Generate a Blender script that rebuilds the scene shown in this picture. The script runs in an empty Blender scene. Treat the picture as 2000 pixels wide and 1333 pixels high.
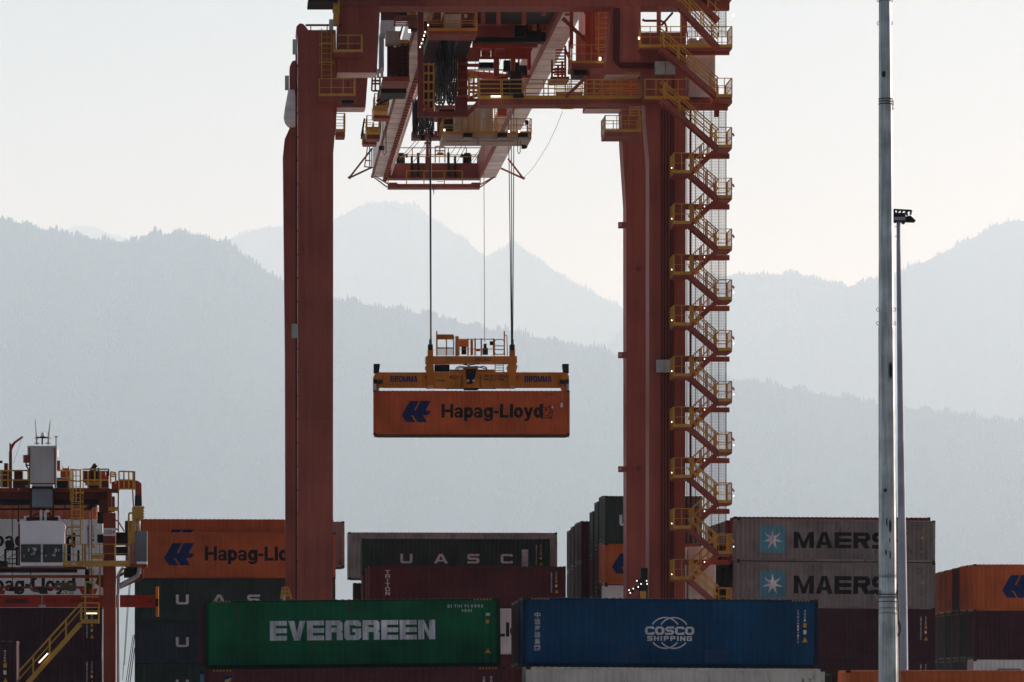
import bpy, bmesh, math, random
import numpy as np
from mathutils import Vector, Matrix

random.seed(11)
SC = bpy.context.scene
COL = SC.collection

# ------------------------------------------------------------------ camera, sky, sun, exposure
F, PX0, HZ, EYE = 8500.0, 1000.0, 1365.0, 4.22     # focal length in photo pixels, image centre, horizon line, eye height
cam_d = bpy.data.cameras.new("camera")
cam_d.sensor_width = 36.0
cam_d.lens = F / 2000.0 * 36.0
cam_d.shift_y = (HZ - 666.5) / 2000.0
cam_d.clip_start = 1.0
cam_d.clip_end = 260000.0
cam = bpy.data.objects.new("camera", cam_d)
cam.location = (0, 0, EYE)
cam.rotation_euler = (math.radians(90), 0, 0)
COL.objects.link(cam)
SC.camera = cam

SUN_EL, SUN_AZ = math.radians(20), math.radians(52)   # azimuth measured from the view direction (+Y) towards the right (+X)
W = bpy.data.worlds.new("World")
SC.world = W
W.use_nodes = True
wn = W.node_tree
sky = wn.nodes.new("ShaderNodeTexSky")
sky.sky_type = 'NISHITA'
sky.sun_disc = False
sky.sun_elevation = SUN_EL
sky.sun_rotation = SUN_AZ
sky.air_density = 1.0
sky.dust_density = 3.0
sky.ozone_density = 1.0
bg = wn.nodes["Background"]
bg.inputs["Strength"].default_value = 0.05
wn.links.new(sky.outputs[0], bg.inputs["Color"])

sun_d = bpy.data.lights.new("sun", 'SUN')
sun_d.energy = 5.0
sun_d.angle = math.radians(0.6)
sun_d.color = (1.0, 0.965, 0.972)
sun = bpy.data.objects.new("sun", sun_d)
sdir = Vector((math.sin(SUN_AZ) * math.cos(SUN_EL), math.cos(SUN_AZ) * math.cos(SUN_EL), math.sin(SUN_EL)))
sun.rotation_euler = sdir.to_track_quat('Z', 'Y').to_euler()
sun.location = (60, 40, 90)
COL.objects.link(sun)

SC.view_settings.view_transform = 'Standard'
SC.view_settings.look = 'None'
SC.view_settings.exposure = 0.76
SC.view_settings.gamma = 1.0
SC.view_settings.use_curve_mapping = False
SC.render.engine = 'CYCLES'
SC.cycles.use_denoising = True
SC.cycles.max_bounces = 8
SC.cycles.diffuse_bounces = 3
SC.cycles.glossy_bounces = 3
SC.cycles.volume_bounces = 2
SC.cycles.transparent_max_bounces = 12
HAZE_DENSITY = 2.6e-5
HAZE_COLOR = (0.60, 0.805, 1.0)
HAZE_ANISO = 0.15

# ------------------------------------------------------------------ materials
MATS = {}
def mat(name, col, rough=0.55, metal=0.0, dirt=0.25, rust=0.0, scale=1.0, streak=0.5, emit=None, spec=0.16, bump=0.0):
    if name in MATS:
        return MATS[name]
    m = bpy.data.materials.new(name)
    m.use_nodes = True
    nt = m.node_tree
    b = nt.nodes["Principled BSDF"]
    b.inputs["Roughness"].default_value = rough
    b.inputs["Metallic"].default_value = metal
    b.inputs["Specular IOR Level"].default_value = spec
    c = (col[0], col[1], col[2], 1)
    if emit:
        b.inputs["Base Color"].default_value = c
        b.inputs["Emission Color"].default_value = c
        b.inputs["Emission Strength"].default_value = emit
        MATS[name] = m
        return m
    L = nt.links
    tc = nt.nodes.new("ShaderNodeTexCoord")
    oi = nt.nodes.new("ShaderNodeObjectInfo")
    off = nt.nodes.new("ShaderNodeVectorMath"); off.operation = 'ADD'
    mul = nt.nodes.new("ShaderNodeVectorMath"); mul.operation = 'SCALE'
    mul.inputs["Scale"].default_value = 37.0
    comb = nt.nodes.new("ShaderNodeCombineXYZ")
    for k in range(3):
        L.new(oi.outputs["Random"], comb.inputs[k])
    L.new(comb.outputs[0], mul.inputs[0])
    L.new(tc.outputs["Object"], off.inputs[0]); L.new(mul.outputs[0], off.inputs[1])
    # broad fading
    n1 = nt.nodes.new("ShaderNodeTexNoise"); n1.inputs["Scale"].default_value = 0.55 * scale; n1.inputs["Detail"].default_value = 6
    L.new(off.outputs[0], n1.inputs["Vector"])
    # vertical run-down streaks
    mp = nt.nodes.new("ShaderNodeMapping"); mp.inputs["Scale"].default_value = (5.0 * scale, 5.0 * scale, 0.22 * scale)
    L.new(off.outputs[0], mp.inputs["Vector"])
    n2 = nt.nodes.new("ShaderNodeTexNoise"); n2.inputs["Scale"].default_value = 1.0; n2.inputs["Detail"].default_value = 5; n2.inputs["Roughness"].default_value = 0.65
    L.new(mp.outputs[0], n2.inputs["Vector"])
    r1 = nt.nodes.new("ShaderNodeMapRange"); r1.inputs[1].default_value = 0.3; r1.inputs[2].default_value = 0.7
    r1.inputs[3].default_value = 1.0 - dirt; r1.inputs[4].default_value = 1.0 + dirt * 0.45
    L.new(n1.outputs["Fac"], r1.inputs[0])
    r2 = nt.nodes.new("ShaderNodeMapRange"); r2.inputs[1].default_value = 0.35; r2.inputs[2].default_value = 0.68
    r2.inputs[3].default_value = 1.0 + dirt * streak * 0.3; r2.inputs[4].default_value = 1.0 - dirt * streak
    L.new(n2.outputs["Fac"], r2.inputs[0])
    mm = nt.nodes.new("ShaderNodeMath"); mm.operation = 'MULTIPLY'
    L.new(r1.outputs[0], mm.inputs[0]); L.new(r2.outputs[0], mm.inputs[1])
    vs = nt.nodes.new("ShaderNodeVectorMath"); vs.operation = 'SCALE'
    vs.inputs[0].default_value = col
    L.new(mm.outputs[0], vs.inputs["Scale"])
    out = vs.outputs[0]
    if rust > 0:
        n3 = nt.nodes.new("ShaderNodeTexNoise"); n3.inputs["Scale"].default_value = 1.6 * scale; n3.inputs["Detail"].default_value = 8; n3.inputs["Roughness"].default_value = 0.7
        mp3 = nt.nodes.new("ShaderNodeMapping"); mp3.inputs["Scale"].default_value = (1.6, 1.6, 0.45)
        L.new(off.outputs[0], mp3.inputs["Vector"]); L.new(mp3.outputs[0], n3.inputs["Vector"])
        r3 = nt.nodes.new("ShaderNodeMapRange"); r3.inputs[1].default_value = 0.66 - 0.16 * rust; r3.inputs[2].default_value = 0.78 - 0.1 * rust
        r3.inputs[3].default_value = 0.0; r3.inputs[4].default_value = 0.85
        L.new(n3.outputs["Fac"], r3.inputs[0])
        mx = nt.nodes.new("ShaderNodeMix"); mx.data_type = 'RGBA'
        L.new(r3.outputs[0], mx.inputs["Factor"]); L.new(out, mx.inputs["A"])
        mx.inputs["B"].default_value = (0.085, 0.035, 0.018, 1)
        out = mx.outputs["Result"]
    L.new(out, b.inputs["Base Color"])
    rr = nt.nodes.new("ShaderNodeMapRange"); rr.inputs[3].default_value = max(0.05, rough - 0.12); rr.inputs[4].default_value = min(1, rough + 0.15)
    L.new(n1.outputs["Fac"], rr.inputs[0]); L.new(rr.outputs[0], b.inputs["Roughness"])
    if bump > 0:
        bp = nt.nodes.new("ShaderNodeBump"); bp.inputs["Strength"].default_value = bump; bp.inputs["Distance"].default_value = 0.05
        L.new(n2.outputs["Fac"], bp.inputs["Height"]); L.new(bp.outputs[0], b.inputs["Normal"])
    MATS[name] = m
    return m

# ------------------------------------------------------------------ geometry helpers
PHI = math.radians(3.8)                     # the quay, crane and stacks run at this angle to the view
U = Vector((math.cos(PHI), math.sin(PHI), 0)); D = Vector((-math.sin(PHI), math.cos(PHI), 0)); Z = Vector((0, 0, 1))

def at(px, py, Y):
    return Vector(((px - PX0) / F * Y, Y, EYE + (HZ - py) / F * Y))

def cat(px, py, Y):
    """the place where a photo pixel meets a vertical plane parallel to the quay, crossing the view axis at distance Y"""
    rx = (px - PX0) / F
    s = rx * Y / (math.cos(PHI) - rx * math.sin(PHI))
    y = Y + s * math.sin(PHI)
    return Vector((s * math.cos(PHI), y, EYE + (HZ - py) / F * y))

class MB:
    def __init__(self):
        self.v, self.f, self.m = [], [], []
    def add(self, vs, fs, mi=0):
        n = len(self.v)
        self.v += [tuple(v) for v in vs]
        self.f += [tuple(i + n for i in f) for f in fs]
        self.m += [mi] * len(fs)
        return self
    def hexa(self, a, mi=0):                # a: 4 front corners (ccw seen from the front) then the 4 back corners
        return self.add(a, [(0, 1, 2, 3), (7, 6, 5, 4), (0, 4, 5, 1), (1, 5, 6, 2), (2, 6, 7, 3), (3, 7, 4, 0)], mi)
    def obox(self, c, u, d, z, mi=0):       # centre and three half-axis vectors
        c, u, d, z = Vector(c), Vector(u), Vector(d), Vector(z)
        return self.hexa([c - u - d - z, c + u - d - z, c + u - d + z, c - u - d + z, c - u + d - z, c + u + d - z, c + u + d + z, c - u + d + z], mi)
    def box(self, x0, x1, y0, y1, z0, z1, mi=0):
        return self.obox(((x0 + x1) / 2, (y0 + y1) / 2, (z0 + z1) / 2), ((x1 - x0) / 2, 0, 0), (0, (y1 - y0) / 2, 0), (0, 0, (z1 - z0) / 2), mi)
    def beam(self, p, q, w, h=None, mi=0, side=None):
        p, q = Vector(p), Vector(q)
        h = h or w
        ax = q - p
        if ax.length < 1e-6: return self
        s = Vector(side) if side is not None else D
        a = ax.normalized()
        if abs(a.dot(s)) > 0.95: s = U
        n = a.cross(s).normalized(); s = n.cross(a).normalized()
        return self.obox((p + q) / 2, ax / 2, s * (w / 2), n * (h / 2), mi)
    def tube(self, p, q, r, n=6, r2=None, mi=0, cap=True):
        p, q = Vector(p), Vector(q)
        r2 = r if r2 is None else r2
        a = (q - p).normalized()
        s = Vector((1, 0, 0)) if abs(a.x) < 0.8 else Vector((0, 1, 0))
        e1 = a.cross(s).normalized(); e2 = a.cross(e1)
        vs = []
        for c, rr in ((p, r), (q, r2)):
            for k in range(n):
                t = 2 * math.pi * (k + 0.5) / n
                vs.append(c + (e1 * math.cos(t) + e2 * math.sin(t)) * rr)
        fs = [(k, (k + 1) % n, n + (k + 1) % n, n + k) for k in range(n)]
        if cap: fs += [tuple(range(n - 1, -1, -1)), tuple(range(n, 2 * n))]
        return self.add(vs, fs, mi)
    def path(self, pts, r, n=6, mi=0):
        for a, b in zip(pts[:-1], pts[1:]): self.tube(a, b, r, n, mi=mi)
        return self
    def prism(self, pts, depth, mi=0):      # pts: 3-D outline, pushed back along a vector
        pts = [Vector(p) for p in pts]; n = len(pts); dv = Vector(depth)
        fs = [tuple(range(n)), tuple(range(2 * n - 1, n - 1, -1))] + [(k, n + k, n + (k + 1) % n, (k + 1) % n) for k in range(n)]
        return self.add(pts + [p + dv for p in pts], fs, mi)
    # ---- the same in photo pixels on a quay-parallel plane
    def pbox(self, x0, y0, x1, y1, Y, dep, mi=0):
        a = [cat(x0, y1, Y), cat(x1, y1, Y), cat(x1, y0, Y), cat(x0, y0, Y)]
        return self.hexa(a + [p + D * dep for p in a], mi)
    def ppoly(self, pts, Y, dep, mi=0):
        return self.prism([cat(x, y, Y) for x, y in pts], D * dep, mi)
    def pbeam(self, x0, y0, x1, y1, Y, w, dep=None, mi=0, Y2=None):
        return self.beam(cat(x0, y0, Y), cat(x1, y1, Y2 or Y), dep or w, w, mi)
    def build(self, name, material, parent=None, origin=None, smooth=False):
        me = bpy.data.meshes.new(name)
        o3 = origin if origin is not None else (parent["o"] if parent is not None and "o" in parent else (0, 0, 0))
        vs = [(v[0] - o3[0], v[1] - o3[1], v[2] - o3[2]) for v in self.v]
        me.from_pydata(vs, [], self.f)
        ms = material if isinstance(material, (list, tuple)) else [material]
        for m in ms: me.materials.append(m)
        if len(ms) > 1: me.polygons.foreach_set("material_index", self.m)
        bm = bmesh.new(); bm.from_mesh(me)
        bmesh.ops.recalc_face_normals(bm, faces=bm.faces)
        bm.to_mesh(me); bm.free()
        if smooth: me.polygons.foreach_set("use_smooth", [True] * len(me.polygons))
        o = bpy.data.objects.new(name, me)
        COL.objects.link(o)
        if parent is not None:
            o.parent = parent
            if "o" in parent: ORI[o.name] = parent["o"]; o["o"] = list(o3)
        else:
            o.location = o3
        return o
ORI = {}

def tag(o, label, catg, group=None, kind=None):
    o["label"] = label; o["category"] = catg
    if group: o["group"] = group
    if kind: o["kind"] = kind
    return o

def thing(name, loc, label, catg, group=None, world=True):
    """an Empty at the thing's base; with world=True its parts are modelled in world coordinates"""
    o = bpy.data.objects.new(name, None)
    o.empty_display_size = 0.5
    COL.objects.link(o)
    o.location = loc
    if world: o["o"] = list(loc)
    return tag(o, label, catg, group)

# ------------------------------------------------------------------ lettering
def blk(ch, w, t, b, c, slant=False):
    """block capital in a box w wide and 1 high: a list of outlines that do not overlap"""
    m = .5
    if ch == 'E': return [[(0,0),(w,0),(w,b),(t,b),(t,m-b/2),(w,m-b/2),(w,m+b/2),(t,m+b/2),(t,1-b),(w,1-b),(w,1),(0,1)]]
    if ch == 'N': return [[(0,0),(t,0),(t,.60),(w-t,0),(w,0),(w,1),(w-t,1),(w-t,.40),(t,1),(0,1)]]
    if ch == 'V': return [[(w/2-t*.5,0),(w/2+t*.5,0),(w,1),(w-t,1),(w/2,.36),(t,1),(0,1)]]
    if ch == 'M': return [[(0,0),(t,0),(t,.62),(w/2-t*.42,0),(w/2+t*.42,0),(w-t,.62),(w-t,0),(w,0),(w,1),(w-t,1),(w/2,.36),(t,1),(0,1)]]
    if ch == 'K': return [[(0,0),(t,0),(t,.40),(.42*w,.40),(w-1.2*t,0),(w,0),(.62*w,.5),(w,1),(w-1.2*t,1),(.42*w,.6),(t,.6),(t,1),(0,1)]]
    if ch == 'U': return [[(0,1),(0,c),(c,0),(w-c,0),(w,c),(w,1),(w-t,1),(w-t,b),(t,b),(t,1)]]
    if ch == 'C': return [[(w,0),(w,b*1.3),(w-t*.9,b*1.3),(w-t*.9,b),(t,b),(t,1-b),(w-t*.9,1-b),(w-t*.9,1-b*1.3),(w,1-b*1.3),(w,1-c*.5),(w-c*.5,1),(c,1),(0,1-c),(0,c),(c,0)]]
    if ch == 'S': return [[(0,0),(w-c,0),(w,c),(w,m+b/2-c),(w-c,m+b/2),(t,m+b/2),(t,1-b),(w,1-b),(w,1),(c,1),(0,1-c),(0,m-b/2+c),(c,m-b/2),(w-t,m-b/2),(w-t,b),(0,b)]]
    if ch == 'G': return [[(w,.58),(.48*w,.58),(.48*w,.40),(w-t,.40),(w-t,b),(t,b),(t,1-b),(w-t,1-b),(w-t,.70),(w,.70),(w,1-c),(w-c,1),(c,1),(0,1-c),(0,c),(c,0),(w-c,0),(w,c)]]
    if ch == 'H': return [[(0,0),(t,0),(t,m-b/2),(w-t,m-b/2),(w-t,0),(w,0),(w,1),(w-t,1),(w-t,m+b/2),(t,m+b/2),(t,1),(0,1)]]
    if ch == 'I': return [[(w/2-t/2,0),(w/2+t/2,0),(w/2+t/2,1),(w/2-t/2,1)]]
    if ch == 'T': return [[(w/2-t/2,0),(w/2+t/2,0),(w/2+t/2,1-b),(w,1-b),(w,1),(0,1),(0,1-b),(w/2-t/2,1-b)]]
    if ch == 'L': return [[(0,0),(w,0),(w,b),(t,b),(t,1),(0,1)]]
    if ch == 'A':
        X = lambda y: t + (.5 * w - t) * y / .8
        l = [(0,0),(t,0),(X(.2),.2),(.5*w,.2),(.5*w,.38),(X(.38),.38),(.5*w,.8),(.5*w,1),(.5*w-t*.55,1)]
        return [l, [(w-x,y) for x, y in reversed(l)]]
    if ch == 'R':
        leg = [(.44*w,.40),(w-t*1.15,0),(w,0),(w-t*.75,.40)] if slant else [(w-t,.40),(w-t,0),(w,0),(w,.36),(w-c*.5,.42)]
        return [[(0,0),(t,0),(t,1),(0,1)], [(t,1),(t,1-b),(w-t,1-b),(w-t,.40+b),(t,.40+b),(t,.40)] + leg + [(w,.40+c),(w,1-c),(w-c,1)]]
    if ch == 'O':
        l = [(.5*w,0),(.5*w,b),(t+c*.4,b),(t,b+c*.4),(t,1-b-c*.4),(t+c*.4,1-b),(.5*w,1-b),(.5*w,1),(c,1),(0,1-c),(0,c),(c,0)]
        return [l, [(w-x,y) for x, y in reversed(l)]]
    if ch == 'P': return [[(0,0),(t,0),(t,1),(0,1)], [(t,1),(t,1-b),(w-t,1-b),(w-t,.36+b),(t,.36+b),(t,.36),(w-c,.36),(w,.36+c),(w,1-c),(w-c,1)]]
    if ch == 'B': return [[(0,0),(t,0),(t,1),(0,1)], [(t,1),(t,1-b),(w-t,1-b),(w-t,m+b/2),(t,m+b/2),(t,m-b/2),(w-t,m-b/2),(w-t,b),(t,b),(t,0),(w-c,0),(w,c),(w,m-c/2),(w-c/2,m),(w,m+c/2),(w,1-c),(w-c,1)]]
    return []

def block_text(s, x0, x1, z0, z1, w=.9, t=.25, b=.22, c=.12, gap=.1, slant=False, vertical=False):
    """polygons (x, z) of a line of block capitals filling the box"""
    out = []
    ws = {'I': .35, 'M': 1.2}
    if vertical:
        n = len(s); H = (z1 - z0) / (n + gap * (n - 1))
        for k, ch in enumerate(s):
            zz = z1 - H * (k * (1 + gap) + 1)
            for p in blk(ch, w, t, b, c, slant):
                out.append([(x0 + x / w * (x1 - x0), zz + y * H) for x, y in p])
        return out
    adv = 0; pl = []
    for ch in s:
        if ch == ' ': adv += w * .5; continue
        cw = w * ws.get(ch, 1)
        pl.append((adv, cw, ch)); adv += cw + gap
    adv -= gap
    k = (x1 - x0) / adv
    for a, cw, ch in pl:
        for p in blk(ch, cw, t, b, c, slant):
            out.append([(x0 + (a + x) * k, z0 + y * (z1 - z0)) for x, y in p])
    return out

TXT = {}
def font_text(s, x0, x1, z0, z1, bold=0.0):
    """verts and faces (x, z) of a line of the built-in sans fitted to the box"""
    key = (s, bold)
    if key not in TXT:
        cu = bpy.data.curves.new("t", 'FONT')
        cu.body = s; cu.size = 1; cu.offset = bold; cu.resolution_u = 3
        o = bpy.data.objects.new("t", cu)
        COL.objects.link(o)
        dg = bpy.context.evaluated_depsgraph_get()
        me = bpy.data.meshes.new_from_object(o.evaluated_get(dg))
        vs = [(v.co.x, v.co.y) for v in me.vertices]; fs = [tuple(p.vertices) for p in me.polygons]
        bpy.data.objects.remove(o); bpy.data.curves.remove(cu); bpy.data.meshes.remove(me)
        TXT[key] = (vs, fs)
    vs, fs = TXT[key]
    if not vs: return [], []
    ax, bx = min(v[0] for v in vs), max(v[0] for v in vs); az, bz = min(v[1] for v in vs), max(v[1] for v in vs)
    return [(x0 + (x - ax) / (bx - ax + 1e-9) * (x1 - x0), z0 + (z - az) / (bz - az + 1e-9) * (z1 - z0)) for x, z in vs], fs

def grotesk(s, x0, x1, z0, zc):
    """heavy sans letters from bars and rings, baseline z0 to cap height zc, fitted between x0 and x1"""
    t, xh = .25, .76
    P = []; X = 0.0
    def bar(a, b, c, d): P.append([(a, c), (b, c), (b, d), (a, d)])
    def ring(cx, cz, rx, rz, w, a0=0, a1=360, n=20):
        for k in range(n):
            p, q = math.radians(a0 + (a1 - a0) * k / n), math.radians(a0 + (a1 - a0) * (k + 1) / n)
            P.append([(cx + (rx - w) * math.cos(p), cz + (rz - w * .9) * math.sin(p)), (cx + rx * math.cos(p), cz + rz * math.sin(p)),
                      (cx + rx * math.cos(q), cz + rz * math.sin(q)), (cx + (rx - w) * math.cos(q), cz + (rz - w * .9) * math.sin(q))])
    for ch in s:
        if ch == 'H':
            bar(X, X + t, 0, 1); bar(X + .675, X + .9, 0, 1); bar(X + t, X + .675, .40, .60); X += .98
        elif ch == 'a':
            w = .68
            bar(X + w - t - .03, X + w - .03, 0, .52); ring(X + .32, .48, .33, .29, .2, -5, 165); ring(X + .27, .22, .27, .235, .17, 20, 340); X += w + .06
        elif ch == 'o':
            ring(X + .355, xh / 2, .355, xh / 2 + .015, t); X += .75
        elif ch == 'p':
            bar(X, X + t, -.25, xh); ring(X + .37, xh / 2, .32, xh / 2 + .015, t, -150, 150); X += .75
        elif ch == 'd':
            ring(X + .32, xh / 2, .32, xh / 2 + .015, t, 30, 330); bar(X + .46, X + .46 + t, 0, 1); X += .75
        elif ch == 'g':
            ring(X + .32, xh / 2, .32, xh / 2 + .015, t, 30, 330); bar(X + .46, X + .46 + t, -.02, xh); ring(X + .34, -.02, .345, .235, .19, 190, 360); X += .77
        elif ch == '-':
            bar(X, X + .38, .32, .51); X += .46
        elif ch == 'L':
            bar(X, X + t, 0, 1); bar(X + t, X + .68, 0, .2); X += .76
        elif ch == 'l':
            bar(X, X + t, 0, 1); X += .30
        elif ch == 'y':
            P.append([(X, xh), (X + .25, xh), (X + .48, .0), (X + .26, .02)]); P.append([(X + .48, xh), (X + .72, xh), (X + .44, -.10), (X + .26, .02)])
            P.append([(X + .26, .02), (X + .44, -.10), (X + .28, -.25), (X + .05, -.25), (X + .05, -.08), (X + .20, -.08)]); X += .76
    k = (x1 - x0) / (X - .07)
    return [[(x0 + x * k, z0 + z * (zc - z0)) for x, z in p] for p in P]

class Marks:
    """flat painted marks in (x, z), later laid on a surface"""
    def __init__(self): self.v, self.f = [], []
    def polys(self, ps):
        for p in ps:
            n = len(self.v); self.v += p; self.f.append(tuple(range(n, n + len(p))))
        return self
    def text(self, *a, **k):
        v, f = font_text(*a, **k); n = len(self.v)
        self.v += v; self.f += [tuple(i + n for i in q) for q in f]
        return self
    def block(self, *a, **k): return self.polys(block_text(*a, **k))
    def rect(self, x0, x1, z0, z1): return self.polys([[(x0, z0), (x1, z0), (x1, z1), (x0, z1)]])
    def arc(self, cx, cz, rx, rz, a0, a1, w, n=14):
        for k in range(n):
            s, e = math.radians(a0 + (a1 - a0) * k / n), math.radians(a0 + (a1 - a0) * (k + 1) / n)
            self.polys([[(cx + (rx - w) * math.cos(s), cz + (rz - w) * math.sin(s)), (cx + rx * math.cos(s), cz + rz * math.sin(s)),
                         (cx + rx * math.cos(e), cz + rz * math.sin(e)), (cx + (rx - w) * math.cos(e), cz + (rz - w) * math.sin(e))]])
        return self
# ------------------------------------------------------------------ ground, mountains, forests, haze
gm = mat("concrete yard", (0.42, 0.40, 0.37), rough=0.9, dirt=0.35, scale=0.15)
g = MB().add([(-52000, -250, 0), (52000, -250, 0), (52000, 122000, 0), (-52000, 122000, 0)], [(0, 1, 2, 3)]).build("ground", gm)
g["kind"] = "structure"

def interp(prof, x):
    xs = [p[0] for p in prof]; ys = [p[1] for p in prof]
    return np.interp(x, xs, ys)

hm = mat("mountain forest floor", (0.013, 0.017, 0.015), rough=1.0, dirt=0.6, scale=0.001, spec=0.0)
tm = mat("conifer needles", (0.012, 0.017, 0.014), rough=1.0, dirt=0.5, scale=0.002, spec=0.0)

def mountain(prof, Y, name, depth, n_crest, n_slope, th, x0, x1, label, slope_to=0.35, seed=1):
    rs = np.random.RandomState(seed)
    nx, ny = 260, 30
    pxs = np.linspace(x0, x1, nx)
    def height(px, t):                     # t = 0 at the foot, 1 on the crest
        py = interp(prof, px)
        zc = EYE + (HZ - py) / F * Y
        X = (px - PX0) / F * Y
        spur = (np.sin(X / 3000.0 + 2.3 * t + seed) * 0.5 + np.sin(X / 1280.0 - 3.1 * t + 2 * seed) * 0.3 + np.sin(X / 580.0 + 5 * t) * 0.14)
        return zc * (t ** 0.85) + spur * zc * 0.07 * np.sin(math.pi * np.clip(t, 0, 1)) * (1 - 0.4 * t), X
    ts = np.concatenate([np.linspace(0, 1, ny), [1.06, 1.3]])
    V = []; Fq = []
    for j, t in enumerate(ts):
        tt = t if t <= 1 else 1
        zz, X = height(pxs, tt)
        if t > 1: zz = zz * (0.97 if t < 1.1 else 0.2)
        yy = Y - depth + depth * t
        for i in range(nx): V.append((X[i], yy, max(0.5, zz[i])))
    n = len(ts)
    for j in range(n - 1):
        for i in range(nx - 1):
            a = j * nx + i
            Fq.append((a, a + 1, a + nx + 1, a + nx))
    m = MB().add(V, Fq).build(name, hm, smooth=True)
    m["kind"] = "structure"
    # conifers: crest row first, then the slope below it
    cx = np.concatenate([rs.uniform(x0, x1, n_crest), rs.uniform(x0, x1, n_slope)])
    ct = np.concatenate([1 - np.abs(rs.normal(0, 0.006, n_crest)), 1 - (1 - slope_to) * rs.uniform(0, 1, n_slope) ** 1.1])
    hz, X = height(cx, ct)
    yy = Y - depth + depth * ct
    stand = 0.75 + 0.35 * np.sin(cx * 0.021 + seed) * np.sin(cx * 0.057 + 2 * seed) + 0.25 * np.sin(cx * 0.13 + 3 * seed)   # older and younger stands
    hh = th * rs.lognormal(0, 0.24, len(cx)) * np.clip(stand, 0.35, 1.4)
    tall = rs.uniform(0, 1, len(cx)) < 0.05
    hh[tall] *= 1.2
    hh[n_crest:] *= 0.8
    rr = hh * rs.uniform(0.15, 0.30, len(cx)); rr[n_crest:] *= 1.35
    k = 5
    ang = rs.uniform(0, 6.28, len(cx))
    N = len(cx)
    verts = np.zeros((N, 2 * k + 2, 3))
    for a in range(k):
        ca, sa = np.cos(ang + a * 2 * math.pi / k), np.sin(ang + a * 2 * math.pi / k)
        verts[:, a] = np.stack([X + rr * ca, yy + rr * sa, hz + hh * 0.02], 1)
        verts[:, k + a] = np.stack([X + rr * 0.62 * ca, yy + rr * 0.62 * sa, hz + hh * 0.42], 1)
    verts[:, 2 * k] = np.stack([X, yy, hz + hh * 0.66], 1)
    verts[:, 2 * k + 1] = np.stack([X + rr * 0.1, yy, hz + hh], 1)
    base = np.arange(N)[:, None] * (2 * k + 2)
    tri = []
    for a in range(k):
        b = (a + 1) % k
        tri.append(np.concatenate([base + a, base + b, base + 2 * k], 1))
        tri.append(np.concatenate([base + k + a, base + k + b, base + 2 * k + 1], 1))
    tri = np.concatenate(tri)
    me = bpy.data.meshes.new("forest")
    me.vertices.add(N * (2 * k + 2)); me.vertices.foreach_set("co", verts.reshape(-1))
    me.loops.add(tri.size); me.loops.foreach_set("vertex_index", tri.reshape(-1).astype(np.int32))
    me.polygons.add(len(tri)); me.polygons.foreach_set("loop_start", np.arange(0, tri.size, 3, dtype=np.int32))
    me.update(calc_edges=True); me.validate()
    me.materials.append(tm)
    o = bpy.data.objects.new("forest", me); COL.objects.link(o)
    tag(o, label, "forest", kind="stuff")

A_ = [(-150,418),(0,428),(60,442),(110,457),(160,464),(200,470),(255,474),(300,462),(345,455),(390,460),(430,473),(460,488),(500,518),(545,548),(600,570),(650,586),(720,597),(800,610),(870,624),(960,646),(1060,662),(1150,682),(1210,697),(1340,722),(1420,741),(1500,752),(1600,771),(1760,797),(1840,808),(2000,826),(2150,840)]
B_ = [(1100,760),(1222,648),(1280,590),(1320,560),(1340,550),(1420,540),(1480,536),(1560,538),(1620,551),(1655,561),(1700,550),(1760,531),(1800,515),(1840,496),(1900,466),(1950,441),(1985,431),(2060,440),(2150,460)]
C_ = [(380,520),(440,470),(500,450),(550,442),(600,452),(650,438),(665,425),(700,404),(750,396),(800,401),(840,424),(900,464),(955,508),(972,494),(1000,476),(1020,484),(1060,514),(1120,554),(1180,584),(1222,606),(1320,660)]
D_ = [(-60,520),(40,490),(105,460),(150,441),(180,443),(220,459),(262,474),(330,500),(420,530)]
mountain(D_, 90000, "mountain", 10000, 400, 300, 60, -60, 420, "faint farthest conifer crest behind the left hill", .8, 5)
mountain(C_, 80000, "mountain", 12000, 1400, 2500, 76, 380, 1320, "pale conifer forest on the domed peak behind the crane", .6, 3)
mountain(B_, 70000, "mountain", 12000, 1300, 3500, 74, 1100, 2150, "hazy conifer forest on the ridge rising at the right edge", .5, 7)
mountain(A_, 50000, "hill", 14000, 1600, 26000, 68, -150, 2150, "conifer forest on the nearest long slope falling to the right", .12, 2)

def haze():
    m = bpy.data.materials.new("haze"); m.use_nodes = True
    nt = m.node_tree
    for n in list(nt.nodes):
        if n.type != 'OUTPUT_MATERIAL': nt.nodes.remove(n)
    v = nt.nodes.new("ShaderNodeVolumePrincipled")
    v.inputs["Density"].default_value = HAZE_DENSITY
    v.inputs["Color"].default_value = (*HAZE_COLOR, 1)
    v.inputs["Absorption Color"].default_value = (1, 1, 1, 1)
    v.inputs["Anisotropy"].default_value = HAZE_ANISO
    nt.links.new(v.outputs[0], nt.nodes["Material Output"].inputs["Volume"])
    o = MB().box(-54000, 54000, -300, 126000, -1, 10300).build("haze", m)
    o["kind"] = "stuff"; o["label"] = "pale bluish haze filling the air before the mountains"; o["category"] = "haze"
haze()
# ------------------------------------------------------------------ shipping containers
PERIOD, CDEP = 0.278, 0.036
CW = 2.438

def wall_y(x):
    """depth of the corrugated side behind the frame at a place along the wall"""
    t = (x / PERIOD) % 1.0
    if t < .26: return .012
    if t < .50: return .012 + CDEP * (t - .26) / .24
    if t < .76: return .012 + CDEP
    return .012 + CDEP * (1 - (t - .76) / .24)

def breaks(x0, x1):
    out = []
    k0 = int(math.floor(x0 / PERIOD)) - 1
    for k in range(k0, int(math.ceil(x1 / PERIOD)) + 1):
        for t in (0, .26, .50, .76):
            x = (k + t) * PERIOD
            if x0 < x < x1: out.append(x)
    return out

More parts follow.
